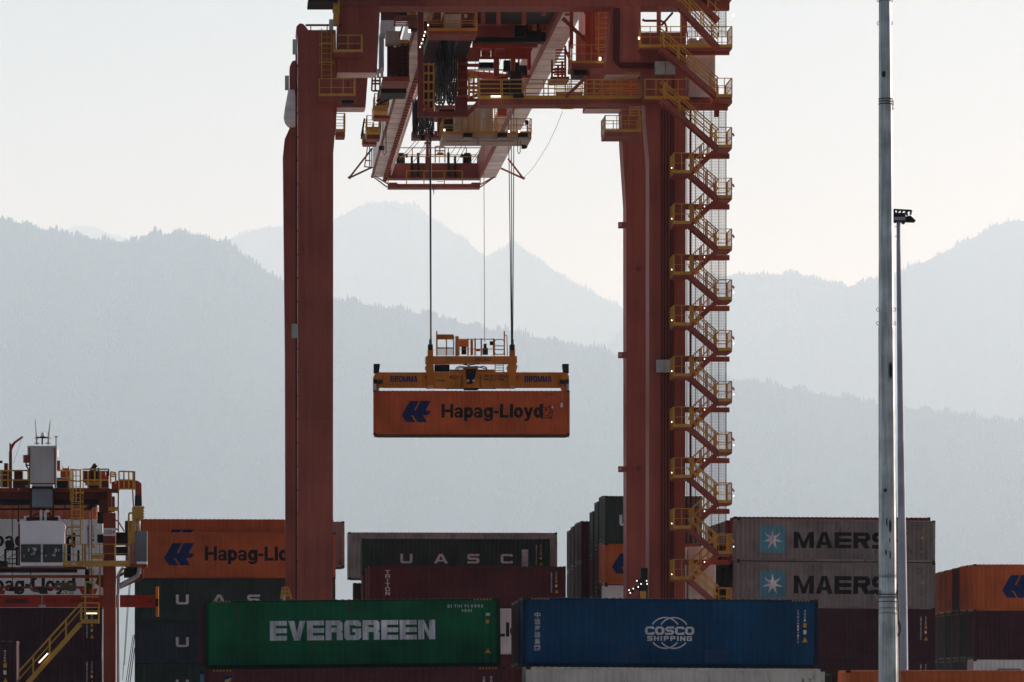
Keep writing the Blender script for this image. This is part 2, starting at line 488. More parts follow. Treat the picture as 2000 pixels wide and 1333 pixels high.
def container_mesh(L, h):
    """frame, side wall, end walls, roof and one corner casting in local coordinates: front side at y = 0, facing -y"""
    hl = L / 2
    fr, rf, cs, ft = MB(), MB(), MB(), MB()
    sd, en = [MB(), MB()], [MB(), MB()]
    for sx in (-1, 1):
        for y0 in (0, CW - .14):
            a, b = sorted((sx * hl, sx * (hl - .15)))
            fr.box(a, b, y0, y0 + .14, .12, h - .12)
    for y0 in (.004, CW - .064):
        fr.box(-hl + .178, hl - .178, y0, y0 + .06, h - .095, h - .03)
        fr.box(-hl + .178, hl - .178, y0, y0 + .05, .035, .165)
    for sx in (-1, 1):
        a, b = sorted((sx * (hl - .004), sx * (hl - .09)))
        fr.box(a, b, .165, CW - .165, h - .115, h - .01)
        fr.box(a, b, .165, CW - .165, .02, .16)
    # corrugated long side
    xs = [-hl + .15] + breaks(-hl + .15, hl - .15) + [hl - .15]
    z0, z1 = .165, h - .095
    for y_off, sgn, sm in ((0, 1, sd[0]), (CW, -1, sd[1])):
        v = []
        for x in xs: v += [(x, y_off + sgn * wall_y(x), z0), (x, y_off + sgn * wall_y(x), z1)]
        sm.add(v, [(2 * i, 2 * i + 2, 2 * i + 3, 2 * i + 1) for i in range(len(xs) - 1)])
    ys = [.14] + breaks(.14, CW - .14) + [CW - .14]
    for sx in (-1, 1):
        v = []
        for y in ys: v += [(sx * (hl - .012 - wall_y(y)), y, .16), (sx * (hl - .012 - wall_y(y)), y, h - .115)]
        en[0 if sx < 0 else 1].add(v, [(2 * i, 2 * i + 2, 2 * i + 3, 2 * i + 1) for i in range(len(ys) - 1)])
    # ribbed roof sheet with lipped edges
    xr = [-hl + .18]
    while xr[-1] < hl - .46:
        x = xr[-1]; xr += [x + .12, x + .15, x + .25, x + .28]
    v = []
    for i, x in enumerate(xr):
        zz = h - .03 + (.026 if i % 4 in (2, 3) else 0.0)
        v += [(x, .02, h - .034), (x, .06, zz), (x, CW - .06, zz), (x, CW - .02, h - .034)]
    rf.add(v, [(4 * i + j, 4 * i + 4 + j, 4 * i + 5 + j, 4 * i + 1 + j) for i in range(len(xr) - 1) for j in range(3)])
    rf.add([(-hl + .18, .06, h - .03), (-hl + .02, .06, h - .03), (-hl + .02, CW - .06, h - .03), (-hl + .18, CW - .06, h - .03)], [(0, 1, 2, 3)])
    ft.box(-hl + .18, hl - .18, .025, CW - .025, -.028, .12)
    # corner casting, with its oval hole standing for a darker inset
    cs.box(0, .178, -.004, .16, 0, .118)
    return fr, sd, en, rf, cs, ft

CMESH = {}
def lay_marks(mk, L, h, name, material, parent, wrap=True, proud=.005):
    """paint marks onto the corrugated front, following its folds"""
    if not mk.f: return None
    me = bpy.data.meshes.new(name)
    me.from_pydata([(x, 0, z) for x, z in mk.v], [], mk.f)
    if wrap:
        bm = bmesh.new(); bm.from_mesh(me)
        x0, x1 = min(v[0] for v in mk.v), max(v[0] for v in mk.v)
        for xb in breaks(x0, x1):
            bmesh.ops.bisect_plane(bm, geom=bm.verts[:] + bm.edges[:] + bm.faces[:], plane_co=(xb, 0, 0), plane_no=(1, 0, 0), dist=1e-5)
        for v in bm.verts: v.co.y = wall_y(v.co.x) - proud
        for f in bm.faces:
            if f.normal.y > 0: f.normal_flip()
        bm.normal_update()
        for f in bm.faces:
            if f.normal.y > 0: f.normal_flip()
        bm.to_mesh(me); bm.free()
    else:
        for v in me.vertices: v.co.y = .008
    me.materials.append(material)
    o = bpy.data.objects.new(name, me); COL.objects.link(o); o.parent = parent
    return o

# paints: real base colours
P_OR = mat("container orange paint", (0.55, 0.128, 0.040), rough=.5, dirt=.28, rust=.25)
P_OR2 = mat("container faded orange paint", (0.52, 0.13, 0.055), rough=.6, dirt=.35, rust=.5)
P_GR = mat("container green paint", (0.008, 0.130, 0.052), rough=.5, dirt=.4, rust=.42)
P_BL = mat("container blue paint", (0.005, 0.062, 0.150), rough=.5, dirt=.35, rust=.3)
P_LB = mat("container light blue paint", (0.10, 0.30, 0.45), rough=.5, dirt=.25, rust=.15)
P_MA = mat("container maroon paint", (0.115, 0.032, 0.036), rough=.6, dirt=.3, rust=.2)
P_MD = mat("container dark maroon paint", (0.07, 0.028, 0.034), rough=.6, dirt=.3, rust=.2)
P_DG = mat("container dark green paint", (0.042, 0.06, 0.048), rough=.6, dirt=.3, rust=.25)
P_SL = mat("container slate paint", (0.040, 0.052, 0.068), rough=.6, dirt=.3, rust=.15)
P_GY = mat("container grey paint", (0.255, 0.218, 0.208), rough=.6, dirt=.35, rust=.55)
P_WH = mat("container white paint", (0.80, 0.75, 0.71), rough=.55, dirt=.22, rust=.25)
P_CR = mat("container cream paint", (0.74, 0.65, 0.58), rough=.6, dirt=.3, rust=.5)
P_WG = mat("container weathered grey paint", (0.44, 0.37, 0.33), rough=.6, dirt=.35, rust=.6)
P_RD = mat("container red paint", (0.30, 0.045, 0.03), rough=.6, dirt=.3, rust=.3)
P_GF = mat("dark green frame paint", (0.016, 0.035, 0.026), rough=.6, dirt=.4, rust=.5)
P_BF = mat("dark navy frame paint", (0.010, 0.030, 0.06), rough=.6, dirt=.4, rust=.4)
P_BK = mat("container black paint", (0.03, 0.03, 0.035), rough=.6, dirt=.3, rust=.2)
M_CAST = mat("casting steel", (0.05, 0.04, 0.036), rough=.75, dirt=.4)
M_LTR_W = mat("worn white lettering", (0.86, 0.80, 0.85), rough=.6, dirt=.5, rust=.48, scale=1.4, streak=.9)
M_LTR_P = mat("pale lettering", (0.72, 0.68, 0.68), rough=.6, dirt=.35, rust=.2)
M_LTR_K = mat("black lettering", (0.018, 0.017, 0.02), rough=.6, dirt=.2)
M_LTR_N = mat("navy lettering", (0.016, 0.030, 0.12), rough=.6, dirt=.2)
M_STAR = mat("star blue field", (0.10, 0.30, 0.38), rough=.6, dirt=.25, rust=.2)
M_YEL = mat("warning yellow", (0.62, 0.30, 0.03), rough=.6, dirt=.2)
M_GRAF = mat("dull spray paint", (0.10, 0.035, 0.028), rough=.7, dirt=.5)
M_FADE = mat("faded lettering", (0.30, 0.24, 0.23), rough=.7, dirt=.3)

def build_container(px_l, px_r, yt, yb, paint, label, L=12.192, Y=None, slope=0.0, yaw=None, marks=(), group=None, frame_paint=None, shade_roof=None, drop=0.0):
    phi = PHI if yaw is None else yaw
    if Y is None: Y = L * F * math.cos(phi) / (px_r - px_l)
    rl = (px_l - PX0) / F
    p = Vector((rl * Y, Y, 0))
    c = p + Vector((math.cos(phi), math.sin(phi), 0)) * (L / 2)
    zb, zt = EYE + (HZ - yb) / F * c.y, EYE + (HZ - yt) / F * c.y
    if drop: zb -= drop
    h = zt - zb
    root = thing("shipping_container", (c.x, c.y, zb), label, "container", group, world=False)
    root.rotation_euler = (0, slope, phi)
    key = (round(L, 2), round(h, 2))
    if key not in CMESH: CMESH[key] = (container_mesh(L, h), {})
    (fr, sd, en, rf, cs, ft), cache = CMESH[key]
    fp = frame_paint or paint
    def put(name, b, m, parent=root, tagk=''):
        k = (name, m.name, tagk)
        if k in cache:
            o = cache[k].copy(); COL.objects.link(o); o.parent = parent
        else:
            o = b.build(name, m, None); o.parent = parent; cache[k] = o
        return o
    frame = put("frame", fr, fp)
    
    for q in (0, 1):
        put("side_wall", sd[q], paint, tagk="s%d" % q); put("end_wall", en[q], paint, tagk="e%d" % q)
    put("roof", rf, shade_roof or paint); put("floor_pan", ft, M_CAST)
    hl = L / 2
    for sx in (-1, 1):
        for z in (0, h - .118):
            o = put("corner_casting", cs, M_CAST)
            o.location = (-hl if sx < 0 else hl - .178, 0, z)
            o2 = o.copy(); COL.objects.link(o2); o2.parent = root
            o2.location = (o.location.x, CW - .156, z)
    for m in marks: m(root, L, h)
    return root

# ---- marks: each returns a function that paints one container; fractions are of length and height
def fr_x(L, a): return -L / 2 + a * L

def plain_text(s, a0, a1, b0, b1, m, bold=0.0, wrap=True, name="lettering"):
    def f(root, L, h): lay_marks(Marks().text(s, fr_x(L, a0), fr_x(L, a1), b0 * h, b1 * h, bold=bold), L, h, name, m, root, wrap)
    return f
def block_mark(s, a0, a1, b0, b1, m, wrap=True, name="lettering", **k):
    def f(root, L, h): lay_marks(Marks().block(s, fr_x(L, a0), fr_x(L, a1), b0 * h, b1 * h, **k), L, h, name, m, root, wrap)
    return f
def bird(root, L, h, a0=.1435, a1=.293, b0=.285, b1=.765, m=None):
    # arrow-shaped mark: (0..1, 0..1), x to the right, z up
    hp = [(0,.33),(.24,1),(.60,1),(.42,.57),(.46,.50),(.52,.55),(.66,1),(1,1),(.81,.53),(1,.53),(.93,.34),(.72,.34),(.86,0),(.57,0),(.37,.32),(.30,.32),(.48,0),(.16,0)]
    hp = [(0,.33),(.29,1),(.60,1),(.435,.58),(.475,.53),(.645,1),(1,1),(.82,.54),(1,.54),(.925,.335),(.735,.335),(.865,0),(.545,0),(.395,.315),(.33,.325),(.475,0),(.165,0)]
    mk = Marks().polys([[(fr_x(L, a0 + x * (a1 - a0)), (b0 + z * (b1 - b0)) * h) for x, z in hp]])
    lay_marks(mk, L, h, "logo", m or M_LTR_N, root)
def hapag(m=None):
    def f(root, L, h):
        bird(root, L, h)
        lay_marks(Marks().polys(grotesk("Hapag-Lloyd", fr_x(L, .347), fr_x(L, .862), .39 * h, .695 * h)), L, h, "lettering", m or M_LTR_K, root)
    return f
def bird_only(s):
    def f(root, L, h): bird(root, L, h, .13 * s, .13 * s + .15 * s)
    return f
def uasc(letters="UASC"):
    def f(root, L, h):
        for k, ch in enumerate(letters):
            a = .205 + k * .1775
            b = a + (.075 if ch == 'A' else .064)
            lay_marks(Marks().block(ch, fr_x(L, a), fr_x(L, b), .40 * h, .63 * h, w=1.2, t=.26, b=.22, c=.16), L, h, "lettering", M_LTR_P, root)
    return f
def data_col(a=.945, colr=None, tri=True, nums=("4321", "6704")):
    """the upright number columns and the small warning stickers by the right end"""
    mw = colr or M_LTR_P
    def f(root, L, h):
        mk = Marks()
        rs = random.Random(hash((a, L)) % 97)
        for k in range(11):
            mk.text(rs.choice("0123456789"), fr_x(L, a - .022), fr_x(L, a - .0145), (.86 - .045 * k - .038) * h, (.86 - .045 * k) * h)
        lay_marks(mk, L, h, "number_column", mw, root, False)
        mk = Marks()
        for k in range(4):
            mk.text(rs.choice("0123456789"), fr_x(L, a + .002), fr_x(L, a + .010), (.86 - .045 * k - .038) * h, (.86 - .045 * k) * h)
        lay_marks(mk, L, h, "number_column", mw, root, False)
        lay_marks(Marks().rect(fr_x(L, a + .001), fr_x(L, a + .011), .50 * h, .56 * h), L, h, "number_plate", mw, root, False)
        if tri:
            x0, x1 = fr_x(L, a - .002), fr_x(L, a + .018)
            t = Marks().polys([[(x0, .36 * h), (x1, .36 * h), ((x0 + x1) / 2, .45 * h)]])
            t.rect(fr_x(L, a + .001), fr_x(L, a + .012), .60 * h, .67 * h)
            lay_marks(t, L, h, "warning_sticker", M_YEL, root, False)
    return f
def top_stripes(root, L, h):
    for side in (0, 1):
        mk = Marks()
        for k in range(6):
            x = -L / 2 + .35 + .13 * k if side == 0 else L / 2 - 1.1 + .13 * k
            mk.polys([[(x, h - .088), (x + .06, h - .088), (x + .1, h - .040), (x + .04, h - .040)]])
        o = lay_marks(mk, L, h, "height_stripes", M_YEL, root, False)
        for v in o.data.vertices: v.co.y = -.001
def star(root, L, h):
    w = .405 * L / 12.19 * 1
    cx, cz, s = fr_x(L, .178), .515 * h, .78
    f = Marks(); r = .14; pts = []
    for qx, qz, a0 in ((s - r, s - r, 0), (-s + r, s - r, 90), (-s + r, -s + r, 180), (s - r, -s + r, 270)):
        for k in range(5):
            a = math.radians(a0 + 22.5 * k); pts.append((cx + qx + r * math.cos(a), cz + (qz + r * math.sin(a)) * 1.04))
    f.polys([pts])
    lay_marks(f, L, h, "logo_field", M_STAR, root)
    st = Marks(); pt = []
    for k in range(14):
        a = math.radians(90 + k * 360 / 14); rr = .66 if k % 2 == 0 else .22
        pt.append((cx + rr * math.cos(a), cz + rr * math.sin(a)))
    st.polys([pt])
    lay_marks(st, L, h, "star", M_LTR_W, root, proud=.009)
def maersk(root, L, h):
    star(root, L, h)
    lay_marks(Marks().block("MAERSK", fr_x(L, .285), fr_x(L, .86), .32 * h, .70 * h, w=.95, t=.27, b=.23, c=.16, gap=.11, slant=True), L, h, "lettering", M_LTR_K, root)
    mk = Marks()
    for k in range(3): mk.text(("4321 107", "6 2810", "45G1")[k], fr_x(L, .905), fr_x(L, .905 + (.04, .03, .02)[k]), (.86 - .055 * k) * h, (.895 - .055 * k) * h)
    lay_marks(mk, L, h, "number_lines", M_LTR_K, root, False)
    t = Marks()
    for z, s in ((.56, .02), (.24, .012)): t.polys([[(fr_x(L, .925), z * h), (fr_x(L, .925 + s), z * h), (fr_x(L, .925 + s / 2), (z + s * 4) * h)]])
    lay_marks(t, L, h, "warning_sticker", M_YEL, root, False)

def evergreen(root, L, h):
    lay_marks(Marks().block("EVERGREEN", fr_x(L, .221), fr_x(L, .779), .405 * h, .69 * h, w=.90, t=.31, b=.24, c=.13, gap=.085), L, h, "lettering", M_LTR_W, root)
    mk = Marks()
    for k, ch in enumerate("EITU1710332"): mk.text(ch, fr_x(L, .822 + k * .0113), fr_x(L, .822 + k * .0113 + (.007 if ch not in "I1" else .0025)), .865 * h, .905 * h, bold=.03)
    for k, ch in enumerate("45G1"): mk.text(ch, fr_x(L, .868 + k * .011), fr_x(L, .868 + k * .011 + (.007 if ch != "1" else .0025)), .80 * h, .84 * h, bold=.03)
    lay_marks(mk, L, h, "number_lines", M_LTR_P, root, False)
    y = Marks().rect(fr_x(L, .951), fr_x(L, .962), .63 * h, .68 * h)
    y.polys([[(fr_x(L, .946), .195 * h), (fr_x(L, .968), .195 * h), (fr_x(L, .957), .265 * h)]])
    lay_marks(y, L, h, "warning_sticker", M_YEL, root, False)
    g_ = Marks().rect(fr_x(L, .951), fr_x(L, .965), .74 * h, .78 * h)
    lay_marks(g_, L, h, "number_plate", M_LTR_P, root, False)

def cosco(root, L, h):
    mk = Marks()
    X = lambda p: fr_x(L, (p - 1020) / 580.0)
    Zp = lambda p: h * (1300 - p) / 131.0
    # picture of the globe: two rings cut by the lettering
    cz, rz, w = Zp(1234.5), (1264.7 - 1204) / 2 / 131 * h, .055
    rx = rz * 1.0
    for cx in (X(1299.5), X(1316.5)):
        mk.arc(cx, cz, rx, rz, 33, 147, w, 18); mk.arc(cx, cz, rx, rz, 218, 322, w, 18)
    mk.block("COSCO", X(1260), X(1356.5), Zp(1238), Zp(1222.5), w=1.2, t=.34, b=.24, c=.26, gap=.09)
    mk.block("SHIPPING", X(1264.5), X(1352), Zp(1249.5), Zp(1240.5), w=1.05, t=.3, b=.23, c=.14, gap=.3)
    lay_marks(mk, L, h, "logo", M_LTR_P, root, proud=.006)
    ck = Marks()
    for k, ch in enumerate("中远海运集团"): ck.text(ch, X(1043.5), X(1054.8), Zp(1208 + k * 12.5), Zp(1197 + k * 12.5), bold=.022)
    lay_marks(ck, L, h, "lettering", M_LTR_P, root, False)
    nm = Marks()
    for k, ch in enumerate("CSNU6114192"): nm.text(ch, X(1559), X(1562.2), Zp(1193 + k * 5.9), Zp(1188.6 + k * 5.9))
    for k, ch in enumerate("45G1"): nm.text(ch, X(1572), X(1575.6), Zp(1193 + k * 5.9), Zp(1188.6 + k * 5.9))
    nm.rect(X(1571), X(1577), Zp(1235), Zp(1227))
    lay_marks(nm, L, h, "number_column", M_LTR_P, root, False)
    y = Marks().rect(X(1571), X(1577), Zp(1222), Zp(1214)).polys([[(X(1569), Zp(1250)), (X(1579.5), Zp(1250)), (X(1574.2), Zp(1240))]])
    lay_marks(y, L, h, "warning_sticker", M_YEL, root, False)
    # two repainted patches
    for pt in (Marks().rect(X(1207), X(1249), Zp(1297), Zp(1261)), Marks().rect(X(1377), X(1426), Zp(1298), Zp(1265))): lay_marks(pt, L, h, "repainted_patch", mat("container blue patch", (0.022, 0.07, 0.15), rough=.6, dirt=.3), root, proud=.003)
    top_stripes(root, L, h)

def triton(root, L, h):
    lay_marks(Marks().block("TRITON", fr_x(L, .082), fr_x(L, .106), .30 * h, .90 * h, w=.9, t=.24, b=.2, c=.1, gap=.12, vertical=True), L, h, "lettering", M_LTR_P, root, False)
    data_col(.945)(root, L, h)
def arabic(root, L, h):
    f = Marks().rect(fr_x(L, .85), fr_x(L, .884), .30 * h, .74 * h)
    lay_marks(f, L, h, "white_panel", M_LTR_W, root, False)
    k = Marks()
    for j, w in enumerate(("الملاحة", "العربية", "المتحدة")): k.text(w, fr_x(L, .855), fr_x(L, .88), (.63 - .12 * j) * h, (.69 - .12 * j) * h)
    o = lay_marks(k, L, h, "lettering", M_LTR_K, root, False)
    if o:
        for v in o.data.vertices: v.co.y = .003
    data_col(.945)(root, L, h)
def florens(root, L, h):
    f = Marks().rect(fr_x(L, .063), fr_x(L, .092), .58 * h, .90 * h)
    lay_marks(f, L, h, "logo_field", M_LTR_N, root, False)
    k = Marks()
    x0, s = fr_x(L, .066), .29
    for z in (.80, .70):
        k.polys([[(x0, z * h), (x0 + s * .9, (z + .03) * h), (x0 + s, (z + .075) * h), (x0 + s * .15, (z + .045) * h)]])
    o = lay_marks(k, L, h, "logo", M_YEL, root, False)
    for v in o.data.vertices: v.co.y = .003
    data_col(.945)(root, L, h)

def scrawl(root, L, h):
    """a dark spray-can scrawl over the end of the lettering, and faded number lines"""
    mk = Marks()
    for cx, cz, rx, rz, a0, a1 in ((.866, .50, .30, .36, 20, 300), (.880, .58, .28, .44, 120, 400), (.893, .50, .26, .40, -80, 170), (.872, .42, .40, .12, 180, 350), (.902, .44, .16, .22, 60, 330)):
        mk.arc(fr_x(L, cx), cz * h, rx, rz, a0, a1, .055, 12)
    lay_marks(mk, L, h, "graffiti", M_GRAF, root, proud=.008)
    n = Marks()
    n.text("HLXU 640218 3", fr_x(L, .865), fr_x(L, .930), .90 * h, .935 * h); n.text("45G1", fr_x(L, .865), fr_x(L, .885), .845 * h, .88 * h)
    lay_marks(n, L, h, "number_lines", M_GRAF, root, False)

def rows_behind(n, px_l, px_r, yt, yb, Y0, paints, label, L=12.192, dl=(0,), dy=(0,), step=2.62, group=None, tiers=1):
    """the further rows of a block, each one container deeper; only their left ends and roofs' edges show"""
    for r in range(1, n + 1):
        Yr = Y0 + step * r
        k = Y0 / Yr
        vx = PX0 - math.tan(PHI) * F
        xl = vx + (px_l - vx) * k + dl[(r - 1) % len(dl)]
        t = HZ + (yt - HZ) * k + dy[(r - 1) % len(dy)]; b = HZ + (yb - HZ) * k + dy[(r - 1) % len(dy)]
        build_container(xl, xl + 1, t, b, paints[(r - 1) % len(paints)], label(r), L=L, Y=Yr, group=group)

ORD = ["second", "third", "fourth", "fifth", "sixth", "seventh", "eighth"]
# ---- front row
build_container(399.5, 978, 1170.5, 1304.8, P_GR, frame_paint=P_GF, label= "green front container with big worn white capitals along its side", slope=-.010, marks=[evergreen, top_stripes])
build_container(1020, 1600, 1169, 1304.3, P_BL, frame_paint=P_BF, label= "deep blue front container with a pale globe emblem in the middle", slope=.007, marks=[cosco])
build_container(400, 988, 1305, 1440, P_MA, "maroon container with small blue and yellow square under the green one", slope=-.010, marks=[florens, top_stripes], Y=175.5)
build_container(1027, 1613, 1304.5, 1440, P_CR, "cream container directly under the deep blue one", slope=.007, marks=[top_stripes, data_col(.945, M_LTR_K, False)])
build_container(1653, 2238, 1309, 1444, P_OR, "orange container cut off by the lower right corner, behind the steel mast", marks=[top_stripes])
build_container(-556, 28, 1251.5, 1384, P_MD, "dark maroon container end at the lower left corner below the yellow stair", marks=[data_col(.955)])
build_container(388, 958, 1177.5, 1301, P_MA, "maroon container showing as a strip at the left end of the green one", Y=184)
build_container(391, 961, 1312, 1440, P_LB, "light blue container edge behind the lower maroon one", Y=180)
build_container(1012, 1582, 1172, 1303, P_MD, "dark maroon container directly behind the deep blue one", Y=181.5)
build_container(1006, 1576, 1176, 1305, P_BK, "black container two rows behind the deep blue one", Y=184.2)
build_container(1600, 2170, 1317, 1442, P_OR2, "faded orange container peeking out between cream and orange ones", Y=186)
build_container(1624, 2190, 1315, 1442, P_BK, "black container corner left of the cut-off orange one", Y=183)
# ---- far left block
build_container(-199, 191, 986, 1073, P_OR2, "orange container topmost behind the yard crane beam", Y=268)
build_container(-192, 198, 1014, 1101.3, P_WH, "white container with black lettering level with the crane cab", marks=[hapag(), data_col(.945, M_LTR_K)])
build_container(-192, 198, 1101.5, 1188.3, P_WH, "white container with black lettering right below the crane cab", marks=[hapag(), data_col(.945, M_LTR_K)])
build_container(-194, 196, 1188.5, 1279.8, P_MD, "dark maroon container behind the red spreader at the far left", marks=[data_col(.945)])
build_container(-194, 196, 1280, 1369, P_MD, "dark maroon container at the foot of the far left stack", marks=[data_col(.945)])
# ---- stack left of the portal leg
build_container(264, 654.5, 1040, 1130.8, P_OR, "orange container with blue bird logo behind the left crane leg", marks=[hapag()])
build_container(263, 654, 1131, 1214.3, P_DG, "dark green container with wide-spaced pale letters behind the left crane leg", marks=[uasc()])
build_container(263, 654, 1214.5, 1297.3, P_SL, "slate container showing one pale U left of the green container", marks=[uasc()])
build_container(263, 654, 1297.5, 1380, P_DG, "dark green container at the foot of the stack left of the green one", marks=[uasc()])
build_container(264, 653.5, 1014, 1103, P_OR, "orange container showing its upper strip above the blue bird one", Y=268, marks=[hapag()])
build_container(245, 669, 1018, 1109, P_GY, "long grey container overhanging to the right of the left leg", L=13.716, Y=272.5)
# ---- middle block
build_container(721, 1105.5, 1106, 1187.8, P_MA, "maroon container with pale upright lettering, right above the green one", marks=[triton])
build_container(721, 1105.5, 1188, 1279.3, P_WH, "white container showing an L between the green and blue ones", marks=[hapag()])
build_container(721, 1105.5, 1279.5, 1366, P_MA, "maroon container low in the gap between green and blue ones")
build_container(706.5, 1075, 1052.5, 1133, P_DG, "dark green container with four wide pale letters and an Arabic panel", Y=281, marks=[uasc(), arabic])
build_container(680, 1091, 1040, 1131.5, P_WG, "long weathered pale grey container highest behind the four-letter dark green one", L=13.716, Y=284.6, marks=[data_col(.93, M_LTR_K, False)])
build_container(716, 1100, 1110, 1190, P_MA, "maroon container second row behind the upright-lettered one", Y=273)
build_container(708, 1090, 1123, 1203, P_MA, "maroon container third row behind the upright-lettered one", Y=277)
build_container(691, 1050, 1139, 1220, P_MD, "dark container at the far left rear of the upright-lettered maroon block", Y=287)
# ---- twenty-foot stacks by the right leg
G20 = "twenty-foot containers stacked left of the right crane leg"
build_container(1181.5, 1371, 969, 1061.8, P_DG, "dark green short container, topmost by the right crane leg", L=6.058, Y=271, marks=[lambda r, L, h: lay_marks(Marks().block("U", fr_x(L, .150), fr_x(L, .28), .37 * h, .60 * h, w=1.2, t=.26, b=.22, c=.16), L, h, "lettering", M_LTR_P, r)])
build_container(1181.5, 1371, 1062, 1142.8, P_OR, "orange short container with blue logo beside the right crane leg", L=6.058, Y=271, marks=[lambda r, L, h: bird(r, L, h, .07, .37, .27, .76)])
build_container(1181.5, 1371, 1143, 1228, P_WH, "white short container under the orange one with blue logo", L=6.058, Y=271)
for r, (xl, t) in enumerate(((1176, 969), (1167, 980), (1157.5, 999))):
    for q, (a, b, pm) in enumerate(((0, 88, P_DG), (90, 170, (P_OR2, P_MD, P_MD)[r]), (172, 256, P_MD))):
        build_container(xl, xl + 188, t + a, t + b, pm, "%s short container, %s tier, %s row behind the dark green U one" % (("dark green", ("faded orange", "dark maroon", "dark maroon")[r], "dark maroon")[q], ("first", "second", "third")[q], ORD[r]), L=6.058, Y=273.7 + 2.7 * r)
build_container(1135, 1317, 1018, 1098.8, P_MD, "dark maroon short container, top of the stack at the gap's right edge", L=6.058, Y=283)
build_container(1135, 1317, 1099, 1178, P_MD, "dark maroon short container, second down at the gap's right edge", L=6.058, Y=283)
for r, (xl, t) in enumerate(((1128, 1021), (1120, 1028), (1112.5, 1036))):
    for q in (0, 1):
        build_container(xl, xl + 180, t + 81 * q, t + 80 + 81 * q, (P_MD, P_BK)[(r + q) % 2], "%s short container, %s one, %s row of the dark stack beside the gap" % (("dark maroon", "black")[(r + q) % 2], ("upper", "lower")[q], ORD[r]), L=6.058, Y=286 + 2.8 * r)
# ---- right block
build_container(1439.5, 1829, 1015, 1097.8, P_GY, "grey container with the clean white star, upper of the two", slope=.008, yaw=PHI, Y=265.5, marks=[maersk])
build_container(1439.5, 1829, 1098, 1189.8, P_GY, "grey container with the scratched star, lower of the two", slope=.008, Y=265.5, marks=[maersk])
build_container(1439.5, 1829, 1190, 1283.3, P_MD, "dark maroon container right below the two grey star ones", slope=.008, Y=265.5, marks=[data_col(.945)])
build_container(1439.5, 1829, 1283.5, 1373, P_MD, "dark maroon container lowest under the grey star ones", slope=.008, Y=265.5, marks=[data_col(.945)])
build_container(1434, 1820, 1010, 1097, P_RD, "red container peeking over the top of the upper grey star one", slope=.002, Y=268.2)
for r, pm in enumerate((P_RD, P_MD, P_DG, P_MD)):
    nm = ("red", "dark maroon", "dark green", "dark maroon")[r]
    Yr = 270.9 + 2.7 * r; k = 265.5 / Yr
    xl = 436 + (1439.5 - 436) * k
    t = HZ + (1010 - HZ) * k
    for q in (0, 1):
        build_container(xl, xl + 1, t + 87 * q, t + 86 + 87 * q, (pm, P_MD)[q] if q == 0 else (P_BK, P_DG, P_MD, P_BK)[r], "%s container, %s tier, %s row back in the grey star block" % ((nm, ("black", "dark green", "dark maroon", "black")[r])[q], ("top", "second")[q], ORD[r + 1]), Y=Yr)
build_container(1902, 2290, 1102.5, 1194.3, P_OR, "orange container with blue logo at the right edge", Y=266, marks=[hapag(), top_stripes])
build_container(1902, 2290, 1194.5, 1288.3, P_MD, "dark maroon container under the right edge orange one", Y=266)
build_container(1902, 2290, 1288.5, 1378, P_WH, "white rust-stained container with blue star field at the right edge", Y=266, marks=[maersk])
for r, pm in enumerate((P_OR2, P_MD, P_OR2, P_OR2, P_OR2)):
    Yr = 268.7 + 2.7 * r; k = 266 / Yr
    xl = 436 + (1902 - 436) * k; t = HZ + (1102.5 - HZ) * k + (0, 1, 2, 3, 4)[r]
    build_container(xl, xl + 1, t, HZ + (1193 - HZ) * k, pm, "%s container, top tier, %s row behind the orange at right edge" % (("faded orange", "dark maroon", "faded orange", "faded orange", "faded orange")[r], ORD[r]), Y=Yr)
    build_container(xl, xl + 1, HZ + (1288.5 - HZ) * k, HZ + (1378 - HZ) * k, (P_MD, P_BK, P_MD, P_BK, P_BK)[r], "%s container, third tier, %s row behind the orange at right edge" % (("dark maroon", "black", "dark maroon", "black", "black")[r], ORD[r]), Y=Yr)
    build_container(xl, xl + 1, HZ + (1194.5 - HZ) * k, HZ + (1287 - HZ) * k, (P_BK, P_MD, P_BK, P_MD, P_MD)[r], "%s container, second tier, %s row behind the orange at right edge" % (("black", "dark maroon", "black", "dark maroon", "dark maroon")[r], ORD[r]), Y=Yr)
# ---- the one in the air
build_container(729, 1112, 763, 850, P_OR, "orange container with blue bird logo hanging from the yellow spreader", Y=270, yaw=math.radians(0.6), marks=[hapag(), scrawl, lambda r, L, h: lay_marks(Marks().polys([[(fr_x(L, .905), .80 * h - .55), (fr_x(L, .918), .80 * h - .55), (fr_x(L, .9115), .80 * h - .38)]]).rect(fr_x(L, .953), fr_x(L, .965), .62 * h, .72 * h), L, h, "warning_sticker", M_LTR_P, r, False)])
# ------------------------------------------------------------------ ship-to-shore crane
C_RED = mat("crane red paint", (0.32, 0.083, 0.062), rough=.55, dirt=.3, rust=.16, scale=.5, streak=.8)
C_RSH = mat("shaded crane red paint", (0.19, 0.052, 0.044), rough=.6, dirt=.35, rust=.2)  # crane red darkened: shade among the upper frames and trolley put into the colour
C_RED2 = mat("crane bright red paint", (0.34, 0.055, 0.03), rough=.5, dirt=.25, rust=.15)
C_YEL = mat("crane yellow paint", (0.56, 0.29, 0.055), rough=.5, dirt=.3, rust=.2)
C_PAL = mat("girder pale paint", (0.86, 0.77, 0.76), rough=.6, dirt=.28, rust=.3, scale=.7)
C_GRY = mat("cabinet grey", (0.42, 0.43, 0.43), rough=.5, dirt=.3, rust=.15)
C_DRK = mat("dark machinery", (0.022, 0.022, 0.024), rough=.6, dirt=.4)
C_BLK = mat("cable rubber", (0.014, 0.014, 0.016), rough=.28, dirt=.3, spec=.5)
C_SAL = mat("drum red", (0.55, 0.13, 0.08), rough=.5, dirt=.25)
C_STL = mat("galvanised mesh", (0.34, 0.31, 0.33), rough=.55, metal=.3, dirt=.2)
